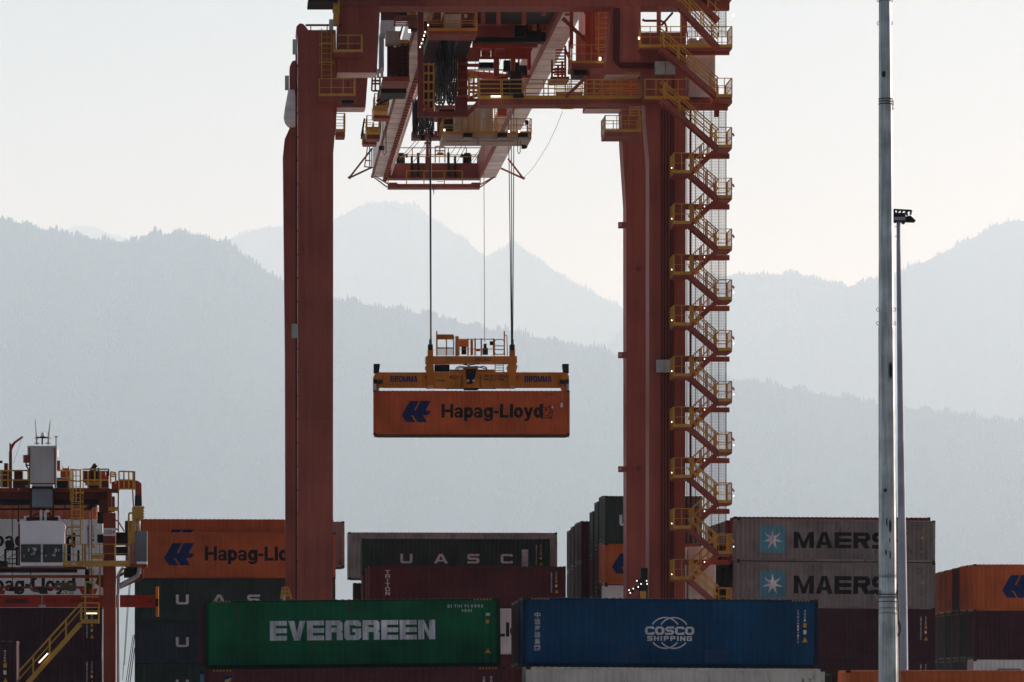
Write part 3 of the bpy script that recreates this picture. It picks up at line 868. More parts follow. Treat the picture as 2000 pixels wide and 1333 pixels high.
C_CON = mat("conduit brown", (0.10, 0.024, 0.022), rough=.6, dirt=.2)
C_TAN = mat("cab cream", (0.46, 0.40, 0.33), rough=.55, dirt=.3, rust=.2)
C_LAMP = mat("lit lamp", (1.0, 0.93, 0.80), emit=1.8)
C_TUBE = mat("fluorescent tube", (1.0, 0.88, 0.62), emit=1.3)
C_ROPE = mat("steel rope", (0.05, 0.045, 0.045), rough=.5, dirt=.3)
C_GLS = mat("dark glass", (0.03, 0.035, 0.04), rough=.12, dirt=.1, spec=.5)

def rail_line(mb, P, Q, h=1.1, gap=1.5, r=.02, mids=(.52,), ends=True):
    """posts, top rail and mid rail between two floor points"""
    P, Q = Vector(P), Vector(Q)
    n = max(1, int(round((Q - P).length / gap)))
    for k in range(n + 1):
        if not ends and k in (0, n): continue
        a = P.lerp(Q, k / n); mb.beam(a, a + Z * h, r * 2, r * 2)
    mb.beam(P + Z * h, Q + Z * h, r * 2, r * 2)
    for m in mids: mb.beam(P + Z * h * m, Q + Z * h * m, r * 1.6, r * 1.6)
    return mb

def basket(par, x0, x1, yr, yf, Y, dep, sides="flrb", name="platform", mids=(.52,), slab=7, toe=5, gap=1.1, floor_mat=None, rail_mat=None):
    """railed platform: yf is the floor line and yr the top rail, in photo pixels at Y"""
    f = MB().pbox(x0, yf, x1, yf + slab, Y, dep)
    fl = f.build(name, floor_mat or C_RED, par)
    A, B = cat(x0, yf, Y), cat(x1, yf, Y)
    h = (yf - yr) / F * Y
    A2, B2 = A + D * dep, B + D * dep
    m = MB(); ins = D * .04
    t = toe / F * Y
    if 'f' in sides: rail_line(m, A + ins, B + ins, h, gap, mids=mids); m.beam(A + Z * t / 2, B + Z * t / 2, .03, t)
    if 'b' in sides: rail_line(m, A2 - ins, B2 - ins, h, gap, mids=mids)
    if 'l' in sides: rail_line(m, A + U * .04, A2 + U * .04, h, gap, mids=mids)
    if 'r' in sides: rail_line(m, B - U * .04, B2 - U * .04, h, gap, mids=mids)
    m.build("railing", rail_mat or C_YEL, fl)
    return fl

def lamp(par, x, y, Y, r=.032, name="lamp"):
    p = cat(x, y, Y)
    b = MB().tube(p - Z * r, p + Z * r, r * .8, 8)
    return b.build(name, C_LAMP, par)

def ladder(par, x0, x1, y0, y1, Y, cage=True, step=None, name="ladder", m=None, cage_gap=1.0, back=False):
    b = MB()
    A, B = cat(x0, y1, Y), cat(x1, y1, Y)
    H = (y1 - y0) / F * Y
    for p in (A, B): b.beam(p, p + Z * H, .07)
    k = .15
    while k < H:
        b.beam(A + Z * k, B + Z * k, .035); k += .3
    if cage:
        w = (B - A).length
        q = .8
        while q < H + .01:
            c = (A + B) / 2 + Z * q
            pts = [c + U * (w * .75 * math.cos(t)) - D * (.05 + .62 * math.sin(t)) for t in [math.pi * j / 6 for j in range(7)]]
            for a_, b_ in zip(pts[:-1], pts[1:]): b.beam(a_, b_, .05, .05)
            q += cage_gap
        for t in (.5, .25, .75, 0.02, .98):
            o = U * (w * .75 * math.cos(math.pi * t)) - D * (.05 + .62 * math.sin(math.pi * t)); c = (A + B) / 2
            b.beam(c + o + Z * .8, c + o + Z * H, .045, .02)
    return b.build(name, m or C_YEL, par)

def flight(par, P, Q, wid, h=1.05, handr=True, lamp_on=False):
    """stair from the lower point P to the upper point Q (front edge); wid goes back"""
    b = MB()
    for o in (D * 0, D * wid):
        b.beam(P + o, Q + o, .05, .26)
    n = max(3, int(round((Q.z - P.z) / .2)))
    for k in range(1, n):
        c = P.lerp(Q, k / n)
        b.obox(c + D * (wid / 2) + Z * .04, U * .13, D * (wid / 2 - .025), Z * .015)
    fl = b.build("stair_flight", C_RED, par)
    r = MB()
    up = Z
    for o in (D * .02, D * (wid - .02)):
        for hh in (h, h * .55): r.beam(P + o + up * hh, Q + o + up * hh, .06, .06)
        for k in (.12, .4, .68, .94):
            c = P.lerp(Q, k) + o
            nrm = (Q - P).normalized().cross(D).normalized()
            if nrm.z < 0: nrm = -nrm
            r.beam(c, c + up * h, .055, .055)
    r.build("handrail", C_YEL, fl)
    return fl

YN, YF = 240.0, 254.6
gpos = cat(960, 1365, 247); gpos.z = 0
CR = thing("gantry_crane", gpos, "towering dark red ship-to-shore crane with yellow zigzag stairs, standing over the containers", "crane")
gnd_n, gnd_f = HZ + EYE * F / YN, HZ + EYE * F / YF

# legs and their brackets
MB().ppoly([(582,gnd_n),(582,75),(578,62),(579,52),(585,46),(592,47),(597,52),(602,59),(656,59),(658,215),(651,300),(650,gnd_n)], YN, 2.0).build("leg", C_RED, CR)
MB().ppoly([(1268,gnd_n+4),(1268,320),(1260,212),(1252,152),(1252,64),(1340,64),(1338,gnd_n+4)], YN, 2.0).build("leg", C_RED, CR)
MB().ppoly([(559,gnd_f),(557,700),(553,300),(556,272),(566,250),(566,130),(570,121),(575,118),(580,122),(584,135),(648,135),(640,gnd_f)], YF, 2.0).build("leg", C_RED, CR)
MB().ppoly([(1224,gnd_f+3),(1223,400),(1215,278),(1214,215),(1300,215),(1296,gnd_f+3)], YF, 2.0).build("leg", C_RED, CR)
for x0, x1 in ((582, 651), (1268, 1338)):
    b = MB()
    for y in (352, 470, 588, 706, 824, 942, 1060): b.pbox(x0 + .3, y, x1 - .3, y + .9, YN - .012, .012)
    b.build("weld_seam", C_RED, CR)["kind"] = "stuff"
# rounded cable housing on the far left leg
b = MB(); pts = []
for y, w in ((176,0.18),(190,.26),(215,.40),(232,.46),(242,.38),(249,.2)): pts.append((cat(569, y, YF - .3), w))
for (p, w), (q, w2) in zip(pts[:-1], pts[1:]): b.tube(p, q, w, 12, w2)
b.build("cable_housing", C_PAL, CR, smooth=True)
for name, poly, Y in (("leg_bracket", [(658,142),(660,-70),(747,-70),(743,0),(736,142)], YN + .05), ("leg_bracket", [(652,210),(652,100),(722,100),(714,210)], YF + .05),
                      ("leg_bracket", [(1182,146),(1195,12),(1251.5,12),(1251.5,146)], YN + .05), ("leg_bracket", [(1143,213),(1147,120),(1262,120),(1262,213)], YF + .05)):
    o = MB().ppoly(poly, Y, 1.9).build(name, C_RED, CR)
    xs = [p[0] for p in poly if p[1] > 140]; yb = max(p[1] for p in poly)
    MB().pbox(min(xs) + 1, yb + .2, max(xs) - 1, yb + 1.2, Y + .06, 1.85).build("bottom_plate", C_PAL, o)
# portal beams
MB().pbox(655, -75, 1345, 13, YN + .1, 2.0).build("portal_beam", C_RED, CR)
MB().pbox(650, -40, 1180, 19, YF + 2.2, 1.2).build("portal_beam", C_RED, CR)
b = MB().pbox(602, -4, 660, 2.5, YN - 1.2, 3.0)
b.build("gallery", C_DRK, CR)
b = MB()
for k in range(44): b.pbox(662 + k * 3.6, 3, 664 + k * 3.6, 12, YN - .2, .25)
b.build("grating_rib", C_RED, CR)["kind"] = "stuff"
# top opening on the right
b = MB().pbox(1332, 13, 1341, 64, YN + .05, 1.0).pbox(1284, 13, 1291, 64, YN + .1, .5)
b.build("opening_frame", C_RED, CR)
b = MB().pbeam(1292, 50, 1314, 25, YN + .6, .12)
b.build("brace", C_RED, CR)
b = MB().path([cat(x, y, YN + 1.2) for x, y in ((1255,38),(1258,41),(1285,41),(1293,42),(1300,47),(1302,54),(1302,62))], .07, 6)
b.build("bent_pipe", C_RED2, CR)

# girders running out over the ship
GZ = EYE + (HZ - 348) / F * 330.0
def girder(xa, xb, hgt, name="boom_girder"):
    """xa..xb: underside at the far end in photo pixels"""
    A, B = cat(xa, 348, 330), cat(xb, 348, 330)
    A.z = B.z = GZ
    back = -D * (330 - 228)
    b = MB()
    b.hexa([A + back, B + back, B + back + Z * hgt, A + back + Z * hgt, A, B, B + Z * hgt, A + Z * hgt])
    o = b.build(name, C_PAL, CR)
    r = MB()
    n = 40
    for k in range(n):
        p = back * (k / n)
        r.beam(A + p - Z * .008, B + p - Z * .008, .025 if k % 4 else .06, .016)
    r.build("weld_seam", C_TAN, o)["kind"] = "stuff"
    return A, B, back, o
A, B, back, gl = girder(728, 750, 2.3)
# red flange along the outer lower edge and the trolley rail along the inner one
MB().beam(A - U * .06 - Z * .02, A - U * .06 + back - Z * .02, .16, .14).build("flange", C_RED, gl)
b = MB().beam(B + U * .06 - Z * .05, B + U * .06 + back - Z * .05, .13, .2)
for k in range(70):
    p = B + back * (k / 70.0)
    b.obox(p + U * .06 - Z * .2, U * .14, D * .28, Z * .14)
b.build("trolley_rail", C_RED, gl)
b = MB()
P0 = B + U * .45
b.hexa([P0 + back - Z * .10, P0 + back + U * .05 - Z * .1, P0 + back + U * .05 + Z * .9, P0 + back + Z * .9, P0 - Z * .1, P0 + U * .05 - Z * .1, P0 + U * .05 + Z * .9, P0 + Z * .9])
b.build("rail_web", C_PAL, gl)
b = MB()
for k in range(46):
    p = P0 - U * .003 + back * (k / 46.0 + .004); b.obox(p + Z * .2, U * .004, D * .16, Z * .09)
A, B, back, gr = girder(938, 968, 2.3)
MB().beam(A - U * .1 - Z * .05, A - U * .1 + back - Z * .05, .2, .2).build("trolley_rail", C_RED, gr)
b = MB(); P0 = A - U * .26
b.hexa([P0 + back - Z * .06, P0 + back + U * .06 - Z * .06, P0 + back + U * .06 + Z * 1.6, P0 + back + Z * 1.6, P0 - Z * .06, P0 + U * .06 - Z * .06, P0 + U * .06 + Z * 1.6, P0 + Z * 1.6])
b.build("rail_web", C_RED, gr)

# ---- boom end: tie beam, railing, machinery, lower catwalk, outriggers
YE = 328.5
tie = MB().pbox(751, 319, 939, 348, YE, 1.6).build("end_tie", C_RED, CR)
b = MB()
rail_line(b, cat(770, 318, YE + 1.4), cat(946, 318, YE + 1.4), 1.12, 1.45, r=.035)
b.build("railing", C_YEL, tie)
rail_line(MB(), cat(770, 318, YE + .1), cat(946, 318, YE + .1), .45, 3.5, r=.03, mids=()).build("railing", C_YEL, tie)
for x, y0, y1, w in ((804.5, 305, 346, 4.2), (817, 299, 345, 4.8), (876, 298, 345, 4.8), (889, 305, 346, 4.2)):
    MB().pbox(x - w / 2, y0, x + w / 2, y1, YE - .5, .35).build("rope_guard", C_DRK, tie)
for x in (783, 913):
    b = MB().pbox(x - 8, 302, x + 8, 319, YE + .2, 1.0).pbox(x - 6, 299, x + 6, 302, YE + .3, .8).tube(cat(x + (9 if x < 800 else -9), 305, YE + .3), cat(x + (13 if x < 800 else -13), 304, YE + .3), .16, 8)
    b.build("end_motor", C_DRK, tie)
b = MB()
for x0, y0, x1, y1 in ((850,287,850,318),(869,289,869,318),(850,287,856,286),(856,286,866,287),(866,287,869,289),(859,287,859,302),(850,295,869,295),(850,302,869,302)): b.pbeam(x0, y0, x1, y1, YE, .09)
b.pbox(854, 298, 866, 304, YE + .05, .05)
b.build("access_gate", C_YEL, tie)
b = MB().pbox(832, 272, 838, 319, YE + .3, .25).pbox(829, 278, 842, 281, YE + .2, .3)
b.pbox(831, 306, 839, 319, YE + .2, .4)
b.build("bumper_post", C_RED2, tie)
cwk = MB().pbox(758, 359.5, 938, 367, YE - .8, 1.4).pbox(760, 357, 776, 360, YE - .8, 1.3).pbox(921, 357, 938, 360, YE - .8, 1.3).build("catwalk", C_RED, CR)
b = MB()
for x in (758, 794, 828, 868, 903, 938): b.pbeam(x, 334 if 780 < x < 920 else 346, x, 360, YE - .7, .07)
b.pbeam(794, 334, 903, 334, YE - .7, .06)
b.pbeam(854, 349, 866, 349, YE - .7, .04); b.pbeam(854, 355, 866, 355, YE - .7, .04)
b.build("railing", C_YEL, cwk)
b = MB()
for x0, y0, x1, y1 in ((728,345,756,366),(732,344,758,360),(966,346,938,366),(963,347,938,361)): b.pbeam(x0, y0, x1, y1, YE - .5, .09)
b.build("strut", C_RED, cwk)
MB().ppoly([(845.5,367),(848.5,367),(847.2,383)], YE - .3, .08).build("lightning_rod", C_RED, cwk)
for pts in (((727,290),(682,348),(727,327)), ((992,310),(1022,349),(978,329))):
    b = MB()
    for (x0, y0), (x1, y1) in zip(pts[:-1], pts[1:]): b.pbeam(x0, y0, x1, y1, YE, .13)
    ex = pts[1]
    b.pbeam(ex[0] - 2, ex[1] - 2, ex[0] + 3, ex[1] + 1, YE, .16)
    b.build("outrigger", C_RED, CR)
b = MB()
for x0, y0, x1, y1 in ((718,286,712,327),(722,286,722,327),(712,326,729,328),(714,314,724,314),(726,290,726,326)): b.pbeam(x0, y0, x1, y1, YE - 2, .08)
b.build("side_ladder", C_RED, CR)
# catenary wire from the right outrigger
b = MB()
pp = [(1022,349),(1040,330),(1056,306),(1072,280),(1086,250),(1099,218)]
for (x0, y0), (x1, y1), i in zip(pp[:-1], pp[1:], range(9)): b.tube(cat(x0, y0, 328 - 14 * i), cat(x1, y1, 314 - 14 * i), .014, 4)
b.build("slack_wire", C_ROPE, CR)
# boom stay ropes seen between trolley and boom end
b = MB()
for x0, y0, x1, y1 in ((812,275,780,312),(818,277,786,312),(836,273,812,312),(843,276,806,318),(893,282,878,305),(905,280,886,312),(913,280,892,318),(942,286,918,318),(948,284,924,318)):
    b.tube(cat(x1, y1, 327), cat(x0, y0, 296), .022, 4)
b.build("trolley_rope", C_ROPE, CR)["kind"] = "stuff"

# ---- side platforms on the outer face of the left girder
for x0, x1, yr, yf, Y in ((731,757,183,211,285),(729,757,203,217,290),(716,744,226,253,298),(709,730,240,266,302)):
    basket(CR, x0, x1, yr, yf, Y, 3.0, "flr", mids=(.35, .68), floor_mat=C_YEL)
for x0, y0, x1, y1, Y in ((709,272,731,282,302),(722,282,736,276,301),(716,258,742,272,299),(730,226,762,232,287),(738,180,760,206,286)): MB().pbox(x0, min(y0, y1), x1, max(y0, y1), Y, 1.5).build("platform_bracket", C_RED, CR)
for x0, y0, x1, y1 in ((735,198,766,178),(735,206,790,180),(712,232,706,266),(709,250,706,272)): MB().pbeam(x0, y0, x1, y1, 283, .12).build("brace", C_DRK, CR)

# ---- left portal: cabinets and walkway between bracket and girder
b = MB().pbox(744, 40, 772, 66, 252, 2).build("equipment_box", C_PAL, CR)
MB().pbox(754, 61, 782, 84, 250, 1.5).build("equipment_box", C_TAN, CR)
MB().pbox(741, 66, 750, 138, 253.5, 1.2).build("cabinet", C_GRY, CR)
MB().pbox(736, 135, 741, 150, 251.5, .6).build("cabinet", C_PAL, CR)
MB().pbox(744, 132, 749, 150, 251.5, .6).build("cabinet", C_PAL, CR)
b = MB()
for x in (758, 766, 776, 787, 797): b.pbeam(x, 80, x, 150, 251, .12)
for y in (86, 96, 104, 112, 120, 128, 136, 144): b.pbeam(757, y, 798, y, 251.1, .07)
for x, y, q, w in ((768,92,776,130),(772,100,787,128),(780,94,786,138),(760,128,775,146)): b.pbox(x, y, q, w, 251.8, .5)
b.build("relay_rack", C_CON, CR)
for q in ((757,86,764,150),(767,104,775,150),(777,84,786,118),(788,88,797,150),(776,128,787,150)): MB().pbox(*q, 252.4, .5).build("cabinet", C_DRK, CR)
MB().pbox(798, 30, 815, 60, 256, .6).build("cabinet", C_CON, CR)
MB().pbox(762, 78, 798, 84, 250.6, 1.2).build("rack_canopy", C_YEL, CR)
MB().pbox(748, 150, 800, 159, 249.5, 3).build("walkway", C_RED, CR)
b = MB().pbox(744, 168, 794, 182, 258, 2.6).pbox(752, 160, 796, 168, 259, 2)
b.build("walkway", C_DRK, CR)
b = MB()
for x0, y0, x1, y1 in ((733,150,733,178),(727,151,726,178),(742,150,742,180),(727,164,744,164),(727,158,744,158),(727,178,744,178)): b.pbeam(x0, y0, x1, y1, 262, .1)
b.build("railing", C_RED, CR)
MB().pbox(779, 12, 797, 30, 255, 1).build("cabinet", C_DRK, CR)
b = MB()
for k in range(7): b.pbeam(772, 32 + 3.2 * k, 815, 31 + 3.2 * k, 249, .07)
b.pbeam(772, 30, 770, 52, 249, .1); b.pbeam(786, 52, 780, 74, 249, .1)
b.build("stair_flight", C_RED, CR)
b = MB()
b.pbox(798, 25, 806, 29, 250, .1)
for x0, y0, x1, y1 in ((797,24,797,32),(809,20,811,32),(800,30,812,27)): b.pbeam(x0, y0, x1, y1, 250, .12)
b.build("warning_plate", C_YEL, CR)
MB().pbox(799, 17.5, 808, 19, 250.5, .06).build("tube_lamp", C_LAMP, CR)
for x, y in ((836,49.5),(830.5,63),(828.3,70),(826,77.5),(823.3,85),(820.7,92)): lamp(CR, x, y, 245, .042)
lamp(CR, 799.4, 61, 250, .09)

MB().pbox(744, 14, 815, 40, 257, .4).build("bulkhead", C_RSH, CR)
MB().pbox(828, -25, 934, 64, 254, .3).build("bulkhead", C_RSH, CR)
MB().pbox(827.5, 121, 848, 217.5, 250, .3).build("bulkhead", C_DRK, CR)
for y in (525, 915):
    b = MB().tube(cat(1247, y, YF - .05), cat(1247, y, YF + .02), .16, 14); b.build("access_hatch", C_RSH, CR)
# ---- hanging access frame with festoon cables
fr_ = MB().pbox(816, -30, 827, 228, 246, .5).build("hanger_column", C_RSH, CR)
MB().pbox(889, 116, 913, 218, 256, .6).build("hanger_column", C_RSH, CR)
MB().pbox(827, 218, 915, 228, 246.05, .5).build("hanger_beam", C_RSH, CR)
b = MB().pbeam(914, 223, 937, 199, 246.3, .26); b.build("brace", C_RED, CR)
b = MB().pbeam(827, 206, 846, 219, 246.3, .22); b.build("brace", C_RED, CR)
for x0, x1 in ((840, 863), (900, 927)):
    a, c = cat(x0, 69, 246), cat(x1, 69, 246)
    q = D * 10.2
    MB().hexa([a, c, c + Z * .5, a + Z * .5, a + q, c + q, c + q + Z * .5, a + q + Z * .5]).build("depth_beam", C_DRK, CR)
    b = MB()
    for k in range(12):
        s = q * (k / 12.0 + .03); b.beam(a + s - Z * .02, c + s - Z * .02, .06, .04)
    b.build("floor_rib", C_CON, CR)["kind"] = "stuff"
pf = basket(CR, 837, 932, 24, 61, 245.6, 2.2, "flr", mids=(.42, .56), slab=7, toe=6, gap=.95)
MB().pbox(867, 28, 901, 60, 247, .25).build("panel_door", C_TAN, pf)
MB().pbox(907, 28, 913, 34, 246, .3).build("floodlight", C_TAN, pf)
b = MB()
for x in (859, 872, 902, 925): b.pbox(x - 2, -20, x + 2, 66, 250, .2)
b.build("hanger_rod", C_RSH, CR)["kind"] = "stuff"
MB().pbox(876, 0, 890, 22, 252, .8).build("cable_reel", C_DRK, CR)
b = MB()
for x in (827, 837, 847): b.pbeam(x, 123, x, 218, 247.5, .09)
for k in range(6): b.pbeam(827, 126 + 17.5 * k, 847, 126 + 17.5 * k, 247.5, .10)
b.build("ladder", C_YEL, CR)
b = MB()
for k in range(5): b.pbox(829.5, 130 + 17.5 * k, 835, 141 + 17.5 * k, 248.5, .2); b.pbox(839, 130 + 17.5 * k, 845, 141 + 17.5 * k, 248.5, .2)
b.build("ladder_backing", C_DRK, CR)["kind"] = "stuff"
rs = random.Random(4)
for k in range(58):
    x = 845 + rs.uniform(0, 36); w = rs.uniform(5, 13); top = 72; bot = rs.uniform(150, 208)
    Yc = 257 + rs.uniform(-2.5, 2.5)
    pts = [cat(x, top, Yc), cat(x + rs.uniform(-1.5, 1.5), (top + bot) / 2, Yc), cat(x, bot - 8, Yc)]
    for j in range(1, 6):
        t = math.pi * j / 6; pts.append(cat(x + w / 2 - w / 2 * math.cos(t), bot - 8 + 9 * math.sin(t), Yc))
    pts += [cat(x + w, bot - 8, Yc), cat(x + w + rs.uniform(-1, 1), top, Yc)]
    MB().path(pts, .05, 6).build("festoon_cable", C_BLK, CR, smooth=True)
for k in range(34):
    x = 806 + rs.uniform(0, 36); w = rs.uniform(4, 10); top = 200 + rs.uniform(-6, 10); bot = rs.uniform(240, 266)
    Yc = 272 + rs.uniform(-2, 2)
    pts = [cat(x, top, Yc), cat(x, bot - 8, Yc)]
    for j in range(1, 6):
        t = math.pi * j / 6; pts.append(cat(x + w / 2 - w / 2 * math.cos(t), bot - 8 + 8 * math.sin(t), Yc))
    pts += [cat(x + w, bot - 8, Yc), cat(x + w, top, Yc)]
    MB().path(pts, .055, 6).build("festoon_cable", C_BLK, CR, smooth=True)
b = MB()
for k in range(16):
    x, y = 812 + rs.uniform(0, 30), 226 + rs.uniform(0, 36); b.pbox(x, y, x + rs.uniform(2, 7), y + rs.uniform(3, 8), 273 + rs.uniform(-1, 1), .3)
b.pbox(822, 264, 830, 274, 273, .2)
b.build("festoon_carrier", C_DRK, CR)["kind"] = "stuff"

b = MB().pbox(850, 206, 935, 215, 283, .8); b.build("beam", C_RED, CR)
MB().pbox(893, 96, 936, 118, 258, .6).build("beam", C_RED, CR)
MB().pbox(828, 66, 850, 120, 259, .5).build("beam", C_DRK, CR)
MB().pbox(868, 60, 900, 122, 260, .5).build("beam", C_DRK, CR)
MB().pbox(858, 214, 892, 220, 262, .4).build("cable_tray", C_DRK, CR)
for x0, y0, x1, y1 in ((913,128,936,128),(913,150,936,150),(913,172,936,172),(905,196,936,196),(890,205,936,184)): MB().pbeam(x0, y0, x1, y1, 258, .18).build("brace", C_RED, CR)
b = MB()
for k in range(5): b.pbeam(892, 124 + 16 * k, 914, 124 + 16 * k, 255.8, .12)
b.build("rung", C_RED2, CR)["kind"] = "stuff"
# ---- long walkway under the portal
wk = MB().pbox(936, 194, 1146, 205, 241, 1.6).pbox(1146.5, 194, 1430, 202, 241, 1.5).build("walkway", C_RED, CR)
b = MB()
P, Q = cat(936, 194, 240.9), cat(1250, 194, 240.9)
rail_line(b, P, Q, 1.08, 1.28, r=.03, mids=(.3, .55, .78)); b.beam(P + Z * .1, Q + Z * .1, .03, .2)
b.build("railing", C_YEL, wk)
rail_line(MB(), cat(936, 194, 242.5), cat(1146, 194, 242.5), 1.08, 1.28, r=.03, mids=(.3, .55, .78)).build("railing", C_YEL, wk)
b = MB().pbeam(1105, 190, 1146, 150, 240.8, .18); b.build("brace", C_RED, CR)
b = MB()
for x0, y0, x1, y1 in ((1080,205,1096,212),(1096,212,1118,212),(1118,212,1138,205),(1096,205,1096,212),(1117,205,1117,212)): b.pbeam(x0, y0, x1, y1, 242, .09)
b.build("hoop_guard", C_YEL, CR)
cg = MB()
for x0, y0, x1, y1 in ((916,152,916,192),(934,152,934,192),(916,152,921,148),(921,148,930,148),(930,148,934,152),(925,148,925,192),(916,164,934,164),(916,172,934,172),(916,180,934,180)): cg.pbeam(x0, y0, x1, y1, 244, .12)
cg.build("access_gate", C_YEL, CR)
MB().pbox(959, 187, 978, 190, 240.6, .08).build("tube_lamp", C_TUBE, CR)
MB().pbox(1003, 183, 1023, 190, 240.5, .5).build("floodlight", C_DRK, CR)
# yellow inner grid beside the right bracket
b = MB()
for x in (1176, 1194, 1212, 1232, 1250): b.pbeam(x, 155, x, 192, 243, .09)
for y in (156, 166, 178): b.pbeam(1170, y, 1252, y, 243, .09)
b.pbox(1186, 170, 1218, 178, 243.2, .05)
b.build("guard_grid", C_YEL, CR)
b = MB()
for k in range(6): b.pbox(1222 + k * 5, 141, 1224.6 + k * 5, 147, YN - .05, .05)
b.build("hazard_stripe", C_YEL, CR)["kind"] = "stuff"

# ---- right-hand mast, caged ladder and platforms
MB().pbox(1144, -20, 1155, 135, 244, .5).pbox(1157, -20, 1162.5, 135, 244, .35).build("mast", C_RED2, CR)
MB().pbox(1151, -20, 1198, 140, 248, .4).build("mast_plate", C_RED, CR)
MB().pbox(1131, 5, 1150, 66, 246, .4).build("mast_plate", C_PAL, CR)
MB().pbox(1140, 4, 1175, 10, 243.8, .5).pbox(1142, 15, 1165, 26, 243.8, .5).build("mast_arm", C_RED2, CR)
b = MB().pbox(1126, 66, 1148, 128, 247, .5); b.build("mast_plate", C_RED, CR)
for x0, y0, x1, y1 in ((1099,36,1150,86),(1116,22,1116,95)):
    MB().pbeam(x0, y0, x1, y1, 244.5, .2).build("brace", C_RED, CR)
ladder(CR, 1169, 1192, -10, 124, 243, True, cage_gap=.55)
basket(CR, 1116, 1194, 88, 124, 242.2, 2.6, "flr", slab=9)
MB().pbox(1120, 133, 1146, 147, 243, 2).build("platform_bracket", C_DRK, CR)
lamp(CR, 1172, 115, 242, .08)
for x in (1147,):
    MB().pbox(1147, 135, 1152, 205, 243.5, .3).build("mast_foot", C_RED2, CR)
# stair seen beyond the right girder
b = MB()
for k in range(9): b.pbeam(1082 - .8 * k + k * 1.2, 146 - 6 * k, 1104, 146 - 6 * k, 262, .08)
for x0, y0, x1, y1 in ((1078,150,1078,118),(1104,90,1104,152),(1112,80,1113,146),(1090,150,1090,128),(1098,150,1098,120),(1077,136,1104,136),(1077,142,1104,142),(1104,96,1122,140)): b.pbeam(x0, y0, x1, y1, 262, .12)
b.build("stair_flight", C_RED2, CR)
MB().pbox(1076, 150, 1112, 156, 260, 2.5).build("walkway", C_RED, CR)
basket(CR, 1086, 1138, 160, 184, 252, 1.2, "fb", mids=(.3, .6), gap=.8)
MB().pbox(1120, 128, 1141, 150, 256, 1.2).build("mast_foot", C_RED, CR)

# ---- baskets and ladders on the legs
ladder(CR, 628, 647, 58, 153, YN - .1, True)
basket(CR, 651, 708, 69, 102, YN - 1.3, 1.2, "flr", mids=(.5,), gap=1.0)
basket(CR, 623, 694, 154, 188, YN - 1.5, 1.4, "flr", mids=(.5,), gap=.62)
b = MB().pbox(668, 194, 691, 202, YN - 1.3, .8); b.build("cable_tray", C_DRK, CR)
basket(CR, 656, 674, 222, 258, YN, 1.5, "frb", mids=(.33, .66), slab=9)
basket(CR, 1181, 1252, 226, 258, YN - 1.2, 2.2, "flrb", mids=(.5,), slab=9, gap=.6)
b = MB()
for x in (1230, 1248): b.pbeam(x, 208, x, 226, YN - .3, .08)
for k in range(4): b.pbeam(1230, 210 + 5 * k, 1248, 210 + 5 * k, YN - .3, .05)
b.build("ladder", C_YEL, CR)
MB().pbox(571.5, 77, 580.5, 105, YN - .2, .4).build("junction_box", C_GRY, CR)
MB().pbox(556.5, 148, 564.5, 175, YF - .2, .4).build("junction_box", C_GRY, CR)
MB().pbox(570, 633, 581, 660, YN - .1, .4).build("junction_box", C_GRY, CR)
MB().pbox(643, 38, 651, 58, YN - .4, .4).build("junction_box", C_GRY, CR)
b = MB().pbox(597, 47.5, 668, 51, YN, .12)
for x in (607, 639): b.pbeam(x, 50, x, 60, YN, .05)
b.build("top_rail", C_CON, CR)
b = MB().pbox(651, 2, 662, 50, YN - .4, .4)
for x0, y0, x1, y1 in ((652,2,652,28),(662,2,662,28),(652,10,664,10),(652,20,664,20)): b.pbeam(x0, y0, x1, y1, YN - .8, .07)
b.build("ladder_guard", C_YEL, CR)
b = MB().beam(cat(578.6, 105, YN + .1), cat(578.6, gnd_n, YN + .1), .1)
for k in range(24): b.pbox(577.5, 128 + 46 * k, 582, 131 + 46 * k, YN + .1, .1)
b.build("guide_rail", C_CON, CR)
for x in (1292, 1298, 1304, 1310, 1315):
    MB().pbox(x - 1.2, 215 if x < 1312 else 150, x + 1.2, gnd_n, YN - .08, .08).build("cable_conduit", C_CON, CR)
for k, x in enumerate((1199, 1203.5, 1208)):
    MB().path([cat(x, 16, YN - .05), cat(x, 118 + 4 * k, YN - .05), cat(x + 4, 124 + 4 * k, YN - .05), cat(1278, 125 + 4 * k, YN - .05)], .05, 6).build("cable_conduit", C_CON, CR)
b = MB().pbox(1280, 120, 1319, 145.5, YN - .5, .42); o = b.build("junction_box", C_GRY, CR)
MB().pbox(1299, 120, 1300, 145.5, YN - .51, .02).build("door_gap", C_DRK, o)
MB().pbox(1285, 127, 1290, 137, YN - .51, .012).pbox(1305, 127, 1312, 136, YN - .51, .012).build("notice", C_TAN, o)
b = MB().pbox(1283, 703, 1310, 727, YN - .5, .42); o = b.build("junction_box", C_GRY, CR)
MB().pbox(1296.5, 703, 1297.3, 727, YN - .51, .02).build("door_gap", C_DRK, o)
for y in (434, 688, 911):
    o = MB().pbox(1208.5, y, 1224, y + 11, YF - .3, .5).build("bumper", C_RED, CR)
    MB().pbox(1209.5, y + 3, 1214, y + 8, YF - .32, .02).build("notice", C_GRY, o)
b = MB()
for x0, y0, x1, y1 in ((552,1148,563,1148),(549,1170,552,1148),(563,1148,569,1170),(551,1156,565,1156),(557,1148,557,1170),(550,1163,567,1163)): b.pbeam(x0, y0, x1, y1, YN - .6, .1)
b.build("ladder_guard", C_YEL, CR)
